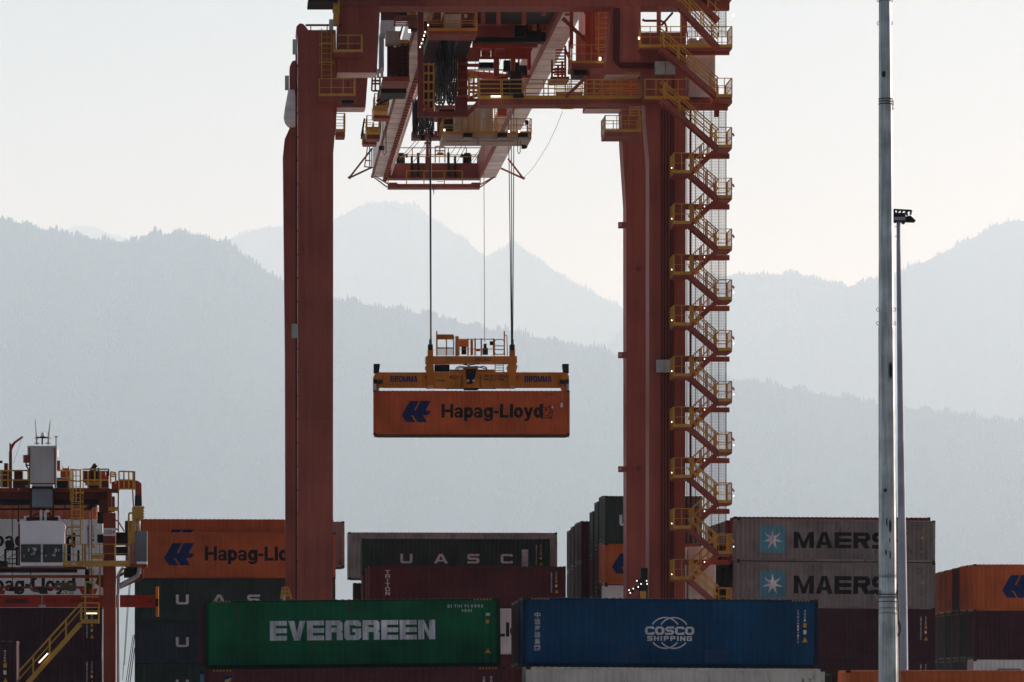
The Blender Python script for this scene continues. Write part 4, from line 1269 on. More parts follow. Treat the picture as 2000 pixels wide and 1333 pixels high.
# lamp cluster low on the right leg
b = MB().pbox(1252, 1110, 1265, 1172, YN - .8, .6).pbox(1242, 1132, 1252, 1139, YN - .8, .3).pbox(1236, 1146, 1250, 1152, YN - .8, .3).pbox(1227, 1152, 1238, 1158, YN - .8, .3).pbox(1248, 1138, 1256, 1170, YN - .7, .3)
cl = b.build("lamp_bracket", C_DRK, CR)
for x, y in ((1228.5,1153),(1231,1158.5),(1237,1150),(1244,1135),(1246.5,1147),(1252,1141),(1263,1135),(1264,1141)): lamp(cl, x, y, YN - .95, .03)
MB().pbox(1250, 1155, 1262, 1172, YN - .85, .1).build("guard_plate", C_YEL, cl)

# ---- mesh-clad lift shaft
b = MB()
def screen(y0, y1, Y):
    A, B = cat(1341, y1, Y), cat(1418.5, y1, Y); H = (y1 - y0) / F * Y
    n = 26
    for k in range(n + 1):
        p = A.lerp(B, k / n); b.beam(p, p + Z * H, .02, .02)
    k = 0.0
    while k < H:
        b.beam(A + Z * k, B + Z * k, .018, .018); k += .085
screen(215, 1062, 241.3)
screen(22, 72, 241.3)
b.build("mesh_screen", C_STL, CR)["kind"] = "stuff"
sp = MB()
for x in (1341.5, 1359, 1374.5, 1389, 1404, 1418): sp.pbox(x - .7, 22, x + .7, 72, 241.1, .07).pbox(x - .7, 215, x + .7, 1062, 241.1, .07)
sp.build("screen_post", C_DRK, CR)["kind"] = "stuff"
def ribbed(x0, x1, y0, y1, Y, n, name):
    q = MB().pbox(x0, y0, x1, y1, Y, 1.8)
    for k in range(n): q.pbox(x0 + (x1 - x0) * (k + .2) / n, y0, x0 + (x1 - x0) * (k + .6) / n, y1, Y - .04, .039)
    return q.build(name, C_PAL, CR)
ribbed(1344, 1397, 106, 190, 241, 13, "lift_shaft")
ribbed(1344, 1398, 1068, 1260, 241, 13, "lift_shaft")
MB().pbox(1346, 75, 1388, 88, 241.5, 1).build("lift_motor", C_GRY, CR)
MB().pbox(1347, 215, 1351, 1062, 240.6, .2).build("stair_stringer_post", C_CON, CR)

# ---- stairs: two long flights at the top, zigzag below
SF, SB = 237.4, 238.8                   # front and back lanes
def landing(x0, x1, yf, sides, Y=237.3, dep=2.2, yr=None):
    return basket(CR, x0, x1, yr or yf - 39.5, yf, Y, dep, sides, name="stair_landing", mids=(.5,), slab=3, toe=6, gap=.55, floor_mat=C_RED)
landing(1250, 1430, 93, "flrb", 238.6, 2.0, 52)
MB().pbox(1341, 98, 1425, 106.5, 239.5, .4).build("landing_beam", C_RED, CR)
landing(1344, 1432, -6, "fr", 238.6, 2.0, -46)
MB().pbox(1341, 2, 1425, 19, 239.5, .6).build("landing_beam", C_RED, CR)
landing(1260, 1346, 194, "f", 238.6, 2.0, 155)
landing(1400, 1430, 190, "flrb", 237.2, 3.0, 153)
MB().pbox(1341, 203, 1422, 215, 239.5, .4).build("landing_beam", C_RED, CR)
MB().pbox(1396, 215, 1405, 228, 239.6, .3).build("hanger", C_RED, CR)
flight(CR, cat(1404, 93, SF), cat(1322, 6, SF), .8)
flight(CR, cat(1403, 190, SF), cat(1290, 93, SF), .8)
flight(CR, cat(1404, 291, SF), cat(1292, 194, SF), .8)
flight(CR, cat(1404, 40, SB), cat(1352, -8, SB), .8)
for k in range(9):
    yR, yL = 288.5 + 99.2 * k, 338.5 + 99.2 * k
    landing(1404, 1429.5, yR, "frb")
    landing(1315.5, 1347.5, yL, "fl")
    MB().pbox(1339, yR + 11.5, 1425, yR + 21, 239.9, .35).build("landing_beam", C_RED, CR)
    flight(CR, cat(1348, yL + 2, SB + .1), cat(1402, yR + 2, SB + .1), .8)
    flight(CR, cat(1404, yR + 99.2 + 2, SF), cat(1347, yL + 2, SF), .8)
    lamp(CR, 1376, yR + 16, 239.6)
    lamp(CR, 1312, yL - 10, 237.2)
    b = MB().pbeam(1430, yR - 28, 1434, yR - 22, 238, .09).pbeam(1430, yR - 26, 1434, yR - 26, 238, .07)
    b.build("lamp_arm", C_YEL, CR)
    lamp(CR, 1432.8, yR - 14, 238, .034)
landing(1404, 1429.5, 1181, "frb", yr=1148)
for x, y in ((1248,75),(1363,76),(1432,30)): lamp(CR, x, y, 238.3, .06)
# ------------------------------------------------------------------ trolley, ropes, spreader
tp = cat(950, 232, 264)
TR = thing("crane_trolley", tp, "crane trolley with railed cab platform and winch gear hung between the pale girders", "trolley")
MB().pbox(924, -20, 1104, 21, 252, 5).build("winch_deck", C_DRK, TR)
b = MB()
for x in (944, 974, 1024, 1062, 1108): b.pbox(x - 4, -10, x + 4, 48 if x < 1050 else 30, 250.5, .3)
b.build("hanger_bar", C_RED, TR)["kind"] = "stuff"
MB().pbox(933, 23, 1058, 47, 262, .8).build("machinery_wall", C_RED2, TR)
b = MB()
for k in range(5): b.pbox(934, 48 + 5 * k, 1003, 51 + 5 * k, 260 + .2 * k, .25)
b.build("pipe_bank", C_RED, TR)["kind"] = "stuff"
MB().pbox(930, 47, 1062, 73, 263, .3).build("machinery_wall", C_RSH, TR)
MB().pbox(905, 93, 1040, 98, 266, .4).build("beam", C_RSH, TR)
for q in ((1008,128,1030,150),(984,118,997,139),(940,160,960,186)): MB().pbox(*q, 264, .5).build("drive_box", C_DRK, TR)
for x0, y0, x1, y1 in ((960,158,1000,148),(940,186,1000,176),(1010,150,1036,150)): MB().pbeam(x0, y0, x1, y1, 263.5, .16).build("brace", C_RED2, TR)
for x0, y0, x1, y1 in ((1005,50,1025,72),(1028,61,1051,74),(1052,63,1065,81)): MB().pbox(x0, y0, x1, y1, 259, 1.2).build("drive_box", C_DRK, TR)
b = MB()
for x0, y0, x1, y1 in ((1028,42,1051,42),(1028,42,1028,62),(1051,42,1051,62)): b.pbeam(x0, y0, x1, y1, 259, .14)
b.build("drive_frame", C_DRK, TR)
b = MB()
for x0, y0, x1, y1 in ((1042,22,1042,60),(1046,22,1046,60)): b.pbeam(x0, y0, x1, y1, 260.5, .12)
for k in range(8): b.pbeam(1046, 22 + 4.6 * k, 1058, 22 + 4.6 * k, 260.5, .06)
b.build("ladder", C_YEL, TR)
MB().pbox(1060, 30, 1067, 60, 258, .4).build("lifting_hook", C_RED2, TR)
b = MB().path([cat(1062, 34, 258), cat(1096, 47, 258), cat(1104, 46, 258), cat(1112, 36, 258)], .04, 5)
b.build("hose", C_RED, TR)
MB().pbox(924, 73, 1056, 82, 258, .8).build("beam", C_DRK, TR)
MB().pbox(923, 82.5, 1050, 92, 261, .6).build("beam", C_RED2, TR)
b = MB().pbox(915, 93, 939, 114, 262, .5).pbox(960, 93, 967, 114, 262, .5).pbox(986, 93, 1037, 114, 262, .5).pbox(939, 111, 960, 114, 262, .5).pbox(967, 111, 986, 114, 262, .5)
b.pbox(965, 114.3, 975, 149, 262, .5).pbox(998, 114.3, 1007, 152, 262, .5).pbox(1030, 114.3, 1037, 136, 262, .5).pbox(1012, 114.3, 1015, 136, 262, .4)
b.build("sheave_frame", C_RED2, TR)
for x in (949, 976): MB().tube(cat(x - 9, 103, 262.8), cat(x + 9, 103, 262.8), .26, 12).build("sheave", C_SAL, TR)
MB().pbox(936, 122, 965, 131.5, 263, .8).build("rope_drum", C_DRK, TR)
MB().tube(cat(884, 142, 266), cat(992, 152, 266), .22, 12).build("torsion_tube", C_SAL, TR, smooth=True)
MB().tube(cat(850, 231.5, 280), cat(888, 230.5, 280), .11, 10).build("torsion_tube", C_SAL, TR, smooth=True)
b = MB().pbox(993, 139, 1021, 143, 258, .8).pbox(997, 143, 1019, 184, 258, .9).pbox(1006, 122, 1014, 139, 258.3, .6).pbox(978, 160, 994, 192, 258.6, .7)
b.build("winch_motor", C_DRK, TR)
b = MB()
for x in (920, 945, 956, 990): b.pbeam(x, 137, x, 160, 268, .09)
for y in (137, 146): b.pbeam(900, y, 992, y, 268, .08)
b.build("railing", C_YEL, TR)
b = MB().pbox(937, 142, 951, 147, 268.6, .4).pbox(966, 136, 974, 148, 264.5, .3)
b.build("brake", C_YEL, TR)
b = MB()
for x0, x1 in ((978,970),(988,980),(996,988),(930,926),(936,933)): b.tube(cat(x0, 114, 264), cat(x1, 150, 264), .02, 4)
b.build("winch_rope", C_ROPE, TR)["kind"] = "stuff"
MB().pbox(938, 155, 1000, 192, 262, .6).build("machinery_wall", C_RSH, TR)
MB().pbox(845, 218, 894, 234, 282, 1.2).build("beam", C_RSH, TR)
MB().pbox(805, 256, 880, 270, 283, 1.5).build("beam", C_RSH, TR)
MB().pbox(868, 233, 890, 258, 270.6, 1).build("control_box", C_DRK, TR)
MB().pbox(855, 228, 890, 262, 276, 1).build("beam", C_RSH, TR)
b = MB()
for y in (206, 211, 216): b.pbeam(890, y, 912, y, 262, .08)
b.build("vent_bar", C_RED, TR)
# cab and its platform
cabm = MB().pbox(890, 205, 963, 262, 267.5, 3.2).build("operator_cab", C_TAN, TR)
MB().pbox(938, 206, 948, 262, 267.46, .03).build("door", C_GRY, cabm)
b = MB()
for x in (902, 914, 926): b.pbox(x, 210, x + .8, 260, 267.46, .03)
b.build("panel_joint", C_CON, cabm)["kind"] = "stuff"
b = MB()
for k in range(12): b.pbeam(966, 206 + 4.5 * k, 972, 206 + 4.5 * k, 268.5, .05)
for x in (966, 972): b.pbeam(x, 200, x, 262, 268.5, .06)
b.build("ladder", C_YEL, TR)
MB().pbox(972, 205, 990, 226, 272, .6).build("beam", C_RED2, TR)
pl = basket(TR, 864, 1038, 232, 263, 265.8, 3.4, "flrb", mids=(.4, .62), slab=9, toe=6, gap=1.05, floor_mat=C_TAN)
MB().pbox(872, 272, 1005, 277, 266.5, .6).build("under_frame", C_TAN, TR)
for x0, x1 in ((905,923),(972,990),(1013,1031)):
    o = MB().pbox(x0, 260, x1, 268, 265.2, .5).build("floodlight", C_DRK, TR)
    MB().pbox(x0 + 1, 268.2, x1 - 1, 270.5, 265.25, .4).build("lens", C_GRY, o)
for x in (908, 927, 945, 1009): MB().pbox(x - .8, 230, x + .8, 262, 265.6, .06).build("stanchion", C_YEL, TR)
MB().pbox(1026, 235, 1032, 243, 265.6, .3).build("horn", C_DRK, TR)
MB().pbox(931, 268, 936, 282, 265.6, .3).build("camera_housing", C_TAN, TR)
for x, y in ((868,254.5),(1014,257),(994,257)): lamp(TR, x, y, 265.4, .06)
b = MB().path([cat(1011, 273, 266), cat(1011, 297, 266), cat(1013, 301, 266), cat(1016, 297, 266), cat(1016, 276, 266)], .025, 5)
b.build("cable_loop", C_BLK, TR)
b = MB().path([cat(748, 232, 300), cat(748, 299, 300), cat(751, 303, 300), cat(754, 299, 300), cat(754, 232, 300)], .03, 5)
b.build("cable_loop", C_BLK, CR)
b = MB().pbox(1019, 283, 1027, 290, 266, .35).pbox(1026, 285, 1030, 289, 266, .3)
b.build("spotlight", C_DRK, TR)
b = MB().pbox(740, 285, 751, 293, 301, .4); b.build("spotlight", C_DRK, CR)

# hoist ropes
def rope(x0, y0, Y0, x1, y1, Y1, r, nm="hoist_rope"):
    a, c = cat(x0, y0, Y0), cat(x1, y1, Y1)
    return MB().tube(a, c, r, 6).build(nm, C_ROPE, TR)
for dx in (-1.1, 1.1):
    rope(840.3 + dx, 262, 270.2, 841.6 + dx * .5, 674, 270.2, .032)
rope(945, 276, 270.6, 946.5, 668, 270.6, .018, "cable_to_spreader")
for x0, x1 in ((992.8, 999), (998.5, 1000), (1004, 1001.5)): rope(x0, 205, 270.2, x1, 674, 270.2, .03)

# ------------------------------------------------------------------ yellow spreader holding the hanging container
S_YEL = mat("spreader yellow", (0.56, 0.215, 0.03), rough=.5, dirt=.3, rust=.35, scale=1.4)
SY = 270.5
sp0 = cat(920, 757, SY)
S = thing("spreader", sp0, "yellow container spreader with navy lettering gripping the hanging orange container", "spreader")
main = MB().pbox(741, 727.5, 1100, 756.5, SY, .8).pbox(747, 753, 1094, 757.4, SY - .04, .5).build("main_beam", S_YEL, S)
MB().pbox(834, 727, 1007, 758, SY - .12, .9).build("outer_box", S_YEL, main)
head = MB().pbox(832, 696, 1010, 709, SY - .1, 1.4).build("headblock", S_YEL, S)
for x in (841, 1001):
    MB().ppoly([(x-7,757),(x-7,727),(x-10,716),(x-6,709.3),(x+6,709.3),(x+ (10 if x > 900 else 6),716),(x+7,727),(x+7,757)], SY - .2, 1.2).build("column", S_YEL, S)
    MB().pbox(x - 5, 683, x + 5, 695.8, SY + .1, .8).build("rope_anchor", S_YEL, head)
    MB().pbox(x - 4.4, 673, x + 4.4, 684, SY, .8).pbox(x - 2.4, 663, x + 2.4, 674, SY + .15, .4).build("rope_socket", C_DRK, head)
    MB().pbox(x - 5, 753.5, x + 5, 758.3, SY - .3, .2).build("foot_plate", C_TAN, S)
# headblock superstructure
b = MB()
P, Q = cat(853, 694.5, SY), cat(986, 694.5, SY)
cage = MB()
for x in (853.5, 872, 886): cage.pbeam(x, 656, x, 695, SY - .05, .07)
for y in (662.5, 680): cage.pbeam(853, y, 886, y, SY - .05, .07)
cage.pbeam(853, 647, 853, 695, SY, .08)
cage.build("cage", S_YEL, head)
MB().pbox(854, 653.5, 886, 661, SY - .02, .3).build("cage_roof", S_YEL, head)
n = MB()
A = cat(854, 694, SY - .02); B = cat(886, 694, SY - .02)
for k in range(17): p = A.lerp(B, k / 16); n.beam(p, p + Z * .42, .018)
for k in range(7): n.beam(A + Z * .065 * k, B + Z * .065 * k, .018)
n.build("cage_mesh", C_STL, head)["kind"] = "stuff"
MB().pbox(889.5, 657, 896, 695, SY - .05, .3).build("post", S_YEL, head)
MB().pbox(897, 664, 913, 677, SY + .2, .4).build("control_box", S_YEL, head)
b = MB()
for x in (914, 928, 940, 964): b.pbeam(x, 661.5, x, 695, SY, .09)
rail_line(b, cat(897, 695, SY), cat(966, 695, SY), 1.02, 2.2, r=.025, mids=(.4,))
b.build("railing", S_YEL, head); b = MB()
for x0, y0, x1, y1 in ((966,667,969,663.5),(969,663.5,982,663.5),(982,663.5,985,667),(966,667,966,690),(985,667,985,690),(966,690,969,692.5),(969,692.5,982,692.5),(982,692.5,985,690),(966,676,985,676),(966,683,985,683)): b.pbeam(x0, y0, x1, y1, SY - .02, .055)
b.pbeam(985, 647, 985, 695, SY, .08); b.pbeam(985.5, 655, 990, 656, SY, .05); b.pbeam(990, 656, 991, 695, SY, .05)
b.build("hoop_gate", S_YEL, head)
MB().pbox(943, 680, 953, 692.5, SY + .1, .5).pbox(945, 671.5, 950.5, 681, SY + .2, .4).build("cable_socket", C_DRK, head)
MB().pbox(902, 677, 911, 692, SY + .6, .4).build("hydraulic_tank", C_DRK, head)
MB().pbox(919, 664, 924, 694, SY + .5, .25).pbox(930, 682, 938, 686, SY + .3, .2).build("valve_block", S_YEL, head)
MB().pbox(957, 667, 963, 674, SY - .1, .3).build("sensor_box", C_DRK, head)
# underneath the headblock
MB().pbox(849, 712.5, 878, 725.5, SY + .2, .6).build("hydraulic_unit", C_DRK, S)
MB().pbox(879, 722, 966, 727, SY + .1, .7).build("pump_tray", S_YEL, S)
MB().pbox(906, 716, 934, 728, SY - .2, .9).build("gear_cover", S_YEL, S)
MB().ppoly([(909,721),(931,721),(927,740),(923,750),(912,750)], SY - .26, .12).build("gear_box", C_DRK, S)
for x in (914, 925): MB().tube(cat(x, 744, SY - .30), cat(x, 744, SY - .4), .09, 10).build("valve", C_GRY, S)
b = MB()
for pts in (((890,722),(892,718),(898,716),(906,717)),((893,722),(896,719),(902,719),(908,720)),((905,712),(915,714),(925,712),(936,711)),((908,710),(918,717),(930,716),(950,721)),((935,718),(943,716),(950,718),(951,722))): b.path([cat(x, y, SY - .25) for x, y in pts], .035, 5)
b.build("hydraulic_hose", C_BLK, S)["kind"] = "stuff"
b = MB()
for x in (967, 983): b.pbeam(x, 710, x, 727, SY + .6, .05)
for y in (714, 719, 724): b.pbeam(967, y, 983, y, SY + .6, .04)
b.build("ladder", S_YEL, S)
MB().pbox(872, 757.8, 968, 759.4, SY, .4).pbox(873, 756, 877, 760, SY - .1, .2).pbox(964, 756, 968, 760, SY - .1, .2).pbox(906, 757, 934, 762, SY, .4).build("telescopic_chain", C_DRK, S)
for sx in (1, -1):
    X = lambda v: v if sx > 0 else 1841 - v
    def q(*p): return [(X(x), y) for x, y in p]
    MB().ppoly(q((729.7,761),(729.7,735),(733,730),(742,727),(748,742),(742,757),(740,762)), SY - .3, 1.6).build("end_arm", S_YEL, S)
    MB().ppoly(q((730,729),(730,711),(742,711),(742,716),(740,729)), SY - .2, .6).build("guide_arm", C_DRK, S)
    MB().ppoly(q((729.6,756),(729.6,741),(736,741),(737,756)), SY - .36, .06).build("twist_lock", C_DRK, S)
    MB().ppoly(q((736,744),(747,741),(748,749),(739,752)), SY - .36, .06).build("gather_link", C_DRK, S)
    MB().ppoly(q((730,763),(730,750),(735,750),(735,763)), SY - .40, .04).build("corner_plate", C_GRY, S)
def face_marks(mk_polys, Y, m, par, name="lettering"):
    b = MB()
    for p in mk_polys: b.add([cat(x, y, Y) for x, y in p], [tuple(range(len(p)))])
    return b.build(name, m, par)
def px_block(s, x0, x1, y0, y1, **k): return [[(x, y) for x, y in p] for p in block_text(s, x0, x1, y1, y0, **k)]
def px_font(s, x0, x1, y0, y1, Y, m, par, bold=0.01, name="lettering"):
    v, f = font_text(s, x0, x1, y1, y0, bold=bold)
    b = MB().add([cat(x, y, Y) for x, y in v], f)
    return b.build(name, m, par)
BR = dict(w=.8, t=.27, b=.2, c=.16, gap=.08, slant=True)
face_marks(px_block("BROMMA", 762.5, 815.5, 734.5, 746.5, **BR), SY - .006, M_LTR_N, main)
face_marks(px_block("BROMMA", 1024.5, 1077.5, 734.5, 746.5, **BR), SY - .006, M_LTR_N, main)
px_font("4231", 877.5, 895.5, 733.5, 741, SY - .128, M_LTR_K, main, .02)
px_font("SWL 50 LT SINGLE", 945, 991, 732.5, 737.5, SY - .128, M_LTR_K, main, .03)
px_font("SWL 65 LT TWIN", 945, 985, 739, 744, SY - .128, M_LTR_K, main, .03)
px_font("SWL 85LT", 927.5, 961, 699, 705.5, SY - .108, M_LTR_K, head, .01)
px_font("BROMMA", 854, 870, 742.5, 745.5, SY - .128, M_LTR_K, main, .03)
for s, x, y in (("40", 829, 735), ("40", 1006, 735), ("20", 742, 735), ("20", 1094, 735)): px_font(s, x, x + 5.5, y, y + 4.5, SY - .006, M_LTR_K, main, .02)
hz = []
for k in range(5):
    y = 731 + 5 * k
    hz.append([(900, y + 5), (904.5, y), (904.5, y + 2.4), (900, y + 7.4)]); hz.append([(936, y), (941, y + 5), (941, y + 7.4), (936, y + 2.4)])
face_marks(hz, SY - .128, M_LTR_K, main, "hazard_stripes")
# ------------------------------------------------------------------ yard crane at the left edge
Y_RED = mat("yard crane red paint", (0.27, 0.050, 0.028), rough=.5, dirt=.25, rust=.15)
Y_RDK = mat("yard crane dark red", (0.12, 0.030, 0.022), rough=.55, dirt=.3, rust=.15)
Y_WHT = mat("cab white", (0.84, 0.77, 0.81), rough=.45, dirt=.12)
Y_SPR = mat("spreader red", (0.36, 0.035, 0.022), rough=.5, dirt=.25, rust=.2)
Y_GRY = mat("house grey", (0.50, 0.46, 0.46), rough=.55, dirt=.15, rust=.05)
YY = 240.0
yp = cat(213, 1365, YY + 1); yp.z = 0
K = thing("yard_crane", yp, "red rubber-tyred yard crane numbered 5004 with a white cab, cut off by the left edge", "crane")
def kb(name, m, *boxes, par=None, Y=YY, dep=.5):
    b = MB()
    for q in boxes:
        x0, y0, x1, y1 = q[:4]
        b.pbox(x0, y0, x1, y1, q[4] if len(q) > 4 else Y, q[5] if len(q) > 5 else dep)
    return b.build(name, m, par or K)
def kl(name, m, *lines, par=None, Y=YY, w=.08):
    b = MB()
    for q in lines: b.pbeam(q[0], q[1], q[2], q[3], q[4] if len(q) > 4 else Y, q[5] if len(q) > 5 else w)
    return b.build(name, m, par or K)
gk = HZ + EYE * F / YY
leg = kb("leg", Y_RED, (201.5, 1002, 225.5, gk - 30, YY + .3, 1.4))
kb("leg", Y_RED, (-420, 1002, -396, gk - 30, YY + .3, 1.4))
kb("sill_beam", Y_RED, (-430, gk - 60, 250, gk - 30.5, YY + .1, 1.8))
for x in (-400, -330, 140, 215):
    MB().tube(cat(x, gk - 18, YY + .3), cat(x, gk - 18, YY + 1.4), .78, 20).build("wheel", C_BLK, K, smooth=False)
sg = kb("number_plate", Y_WHT, (202, 1032, 225.2, 1047, YY + .27, .03), par=leg)
px_font("5004", 203.3, 224, 1035, 1044.3, YY + .262, M_LTR_K, sg, .0)
kb("top_beam", Y_RED, (-420, 953.5, 214, 961, YY + .6, 2.2)); kb("top_beam", Y_RDK, (-420, 961.3, 214, 975, YY + .8, 2.0))
kb("beam_underside", C_DRK, (-420, 975.3, 196, 985, YY + 1.0, 1.6))
kb("cable_tray", C_DRK, (-420, 993, 172, 996.5, YY + 1.5, .4), (42, 986, 44, 994, YY + 1.5, .1), (125, 986, 127, 994, YY + 1.5, .1))
kl("brace", C_DRK, (172, 995, 184, 984, YY + 1.5, .25))
kl("drop_light", C_DRK, (36, 986, 36, 1016, YY + 1, .07), (34, 1017.5, 38, 1017.5, YY + 1, .14))
kb("beam_head", Y_RDK, (193, 975, 210, 1001, YY + .2, 2)); kb("beam_head", Y_RED, (209.5, 961, 218, 1000, YY + .1, 1.2), (219, 970, 224, 1000, YY + .3, .6))
kb("head_bracket", C_YEL, (212, 990.5, 231, 998, YY - .1, .3)); kb("head_block", C_DRK, (190, 1000, 201.2, 1022, YY + .5, .8), (190, 1044, 201, 1060, YY + .5, .8))
# machinery house with its aerials
hs = kb("machinery_house", Y_GRY, (58.8, 875, 106.4, 943.5, YY - 1.0, 2.0))
kb("house_frame", Y_RED, (56.6, 872, 58.7, 953, YY - 1.06, .2), (106.5, 872, 109.8, 953, YY - 1.06, .2), (58.8, 944, 106.4, 946, YY - .9, .2))
kb("house_roof", Y_GRY, (53.5, 871, 112, 874.8, YY - 1.1, 2.2)); kb("side_panel", Y_WHT, (110, 875, 112.3, 892, YY - .6, 1.2)); kb("side_panel", Y_WHT, (53.5, 875, 56.4, 889, YY - .6, 1.2))
kb("house_base", Y_GRY, (63, 946.2, 102, 950, YY - .9, 1.2)); kb("house_base", C_DRK, (62, 950.2, 103, 955, YY - .8, 1.2))
kb("air_duct", mat("duct blue grey", (0.20, 0.22, 0.25), rough=.5, dirt=.25, rust=.1), (62.8, 955.2, 102, 990, YY - .6, 1.6))
bx = kb("switch_box", Y_RED, (47, 889, 58, 903.5, YY - 1, .6)); kb("box_cover", Y_GRY, (44.8, 889, 46.9, 903.8, YY - 1, .6), par=bx)
kl("conduit", C_DRK, (51, 904, 51, 910), (51, 910, 57, 919), (51, 909, 57, 909))
for xs in (((72.3, 869), (71.2, 851), (68.9, 818.5)), ((94, 869), (95.4, 846), (98.6, 819.3))):
    b = MB()
    b.tube(cat(*xs[0], YY), cat(*xs[1], YY), .05, 6); b.tube(cat(*xs[1], YY), cat(*xs[2], YY), .04, 6, .02)
    for y in (856, 866): b.pbeam(xs[0][0] - 5.5, y, xs[0][0] + 5.5, y, YY, .05)
    b.build("antenna", C_GRY, K)
b = MB()
c0 = cat(84, 853, YY)
prev = None
for k in range(9):
    t = k / 8; r = .135 * (1 - t ** 2.4) ** .5 + .001
    p = c0 + Z * (.24 * t)
    if prev: b.tube(prev[0], p, prev[1], 12, r, cap=False)
    prev = (p, r)
dm = b.build("satellite_dome", Y_WHT, K, smooth=True)
b = MB().tube(cat(82.4, 869, YY), cat(82.8, 853, YY), .045, 8).pbox(78, 853, 88, 856, YY - .1, .25).pbeam(73, 854.5, 95, 854.5, YY, .05)
b.build("dome_stand", C_DRK, dm)
b = MB().tube(cat(109.6, 953, YY - 1.2), cat(109.6, 853, YY - 1.2), .035, 6).pbeam(107.5, 853, 112, 853, YY - 1.2, .03).pbox(106.9, 852, 108.8, 854.5, YY - 1.2, .05).pbox(110.9, 852, 112.8, 854.5, YY - 1.2, .05).pbox(108.7, 859, 110.5, 863, YY - 1.25, .08)
b.build("wind_gauge", C_GRY, K)
# service jib
b = MB().pbox(17.4, 882, 23.2, 953, YY, .3).ppoly([(18.3,882),(18.3,866),(20,865),(21.5,869),(27,863),(43.4,852),(45.2,854.5),(30,866),(24.5,876.5),(22.6,882)], YY, .2)
b.build("service_jib", Y_RED, K)
kl("jib_wire", C_ROPE, (42, 857, 26, 907, YY, .015))
kb("lamp_hood", C_DRK, (-6, 900, 4.5, 904.5, YY, .4))
# deck machinery
for q in ((0, 919, 16, 951), (27.5, 921, 44, 938), (25, 938, 56, 953), (8, 905, 15, 919)): kb("hoist_motor", Y_RDK, (*q, YY + .6, 1.0))
kb("hoist_motor", Y_RED, (118, 918, 136, 933, YY + .6, 1.0)); kb("motor_mount", Y_RED, (122, 915, 135, 917.8, YY + .8, .6), (122, 911, 123.5, 915, YY + .8, .1), (133, 911, 134.6, 915, YY + .8, .1))
kb("exhaust_stack", Y_RED, (111.2, 900, 117.2, 919, YY + .8, .4)); kb("resistor_box", C_DRK, (111, 935, 132.5, 953, YY + .1, .8)); kb("box_lid", Y_GRY, (111, 933, 132.5, 934.6, YY, 1.0))
kb("hoist_motor", Y_RDK, (163, 920, 193, 941, YY + .6, 1.2)); kb("hoist_motor", C_DRK, (178, 922, 189, 938, YY + .5, .8))
MB().tube(cat(203, 921, YY + .3), cat(203, 936, YY + .3), .13, 12).build("hoist_drum", C_RED2, K, smooth=True)
kb("hoist_motor", Y_RDK, (193, 920, 212, 952, YY + .9, .8)); kb("control_panel", C_YEL, (166, 941.6, 193, 948.4, YY, .2)); kb("machinery_base", C_DRK, (172, 948.6, 193, 953, YY + .1, 1))
kb("deck_post", C_YEL, (194, 921, 198, 953, YY - .1, .15)); kb("deck_post", C_YEL, (132.8, 930, 136, 956, YY - .1, .15)); kb("deck_post", C_YEL, (14, 920, 17, 953, YY - .1, .15))
kb("sheave_bracket", C_DRK, (180, 908, 188, 920, YY + .6, .2), (175, 914, 179.5, 920, YY + .6, .2), (190.5, 914, 194, 920, YY + .6, .2), (211, 916, 213.4, 930, YY + .6, .2))
kl("sheave_guard", C_DRK, (179, 914, 184, 907), (184, 907, 190, 912), (182, 907, 187, 907))
kl("deck_railing", C_YEL, (0, 919.5, 56, 919.5), (0, 928, 16, 928), (0, 938, 56, 938), (3.5, 919, 3.5, 953), (55, 919, 55, 940), Y=YY - .3)
kl("deck_railing", C_YEL, (112, 919.5, 138, 919.5), (110, 938, 138, 938), (130, 919, 130, 938), Y=YY - .3)
kl("deck_railing", C_YEL, (162, 917, 212, 917), (163, 938, 212, 938), (172, 920, 172, 953), (185, 920, 185, 941), Y=YY - .3)
kb("deck_lamp", C_GRY, (50, 948, 54, 952, YY - .3, .1)); kb("deck_lamp", C_GRY, (35, 953, 37.5, 958, YY + .4, .1))
ladder(K, 140.5, 157, 917, 1064, YY - .4, False)
b = MB()
for y in (917, 939, 962.5, 979.5, 995.5, 1011.5):
    b.path([cat(x, y + (0.6 if 141 < x < 160 else 0), YY - .4 - d) for x, d in ((137.5,0),(141,.4),(149,.62),(157,.4),(162.3,0))], .035, 4)
for x, d in ((137.5,0),(143,.45),(148.5,.62),(156.5,.45),(162.3,0)): b.tube(cat(x, 917, YY - .4 - d), cat(x, 1011.5 if x > 155 else 980, YY - .4 - d), .035, 4)
b.build("ladder_cage", C_YEL, K)
kl("ladder_rail", C_YEL, (128.5, 1064, 128.5, 1035), (128.5, 1035, 133, 1030), (133, 1030, 157, 1030), (128.5, 1046, 157, 1046), w=.07)
# right end: elbow pipe, baskets, grey cabinet, cable duct
kl("railing", C_YEL, (216, 922, 216, 945), (226, 924, 226, 945), (216, 922, 226, 924), (216, 931, 226, 931), (216, 927, 226, 927))
b = MB().ppoly([(218,955),(218,942),(228,939),(268,939),(276,944),(276.5,968),(264,968),(264,955)], YY + .3, 1.0)
b.build("cable_elbow", Y_RED, K)
kb("elbow_stub", Y_RDK, (214, 955, 232, 962, YY + .3, .8))
kl("basket", C_YEL, *[(x, 921, x, 955, YY - .2) for x in (232.5, 242, 251.5, 260, 263)], (232.5, 921, 263, 922, YY - .2), (232.5, 938, 263, 938.5, YY - .2), (232.5, 955, 263, 955, YY - .2), (232.5, 955, 231.5, 960, YY - .2))
kl("tie_rod", Y_RED, (231, 958, 231, 1037, YY), (259, 955, 260.5, 989, YY), (225, 1016, 230, 1018, YY), (230, 1018, 243, 1038, YY), (225, 1033, 229, 1034, YY), (229, 1034, 232, 1039, YY), w=.07)
b = MB()
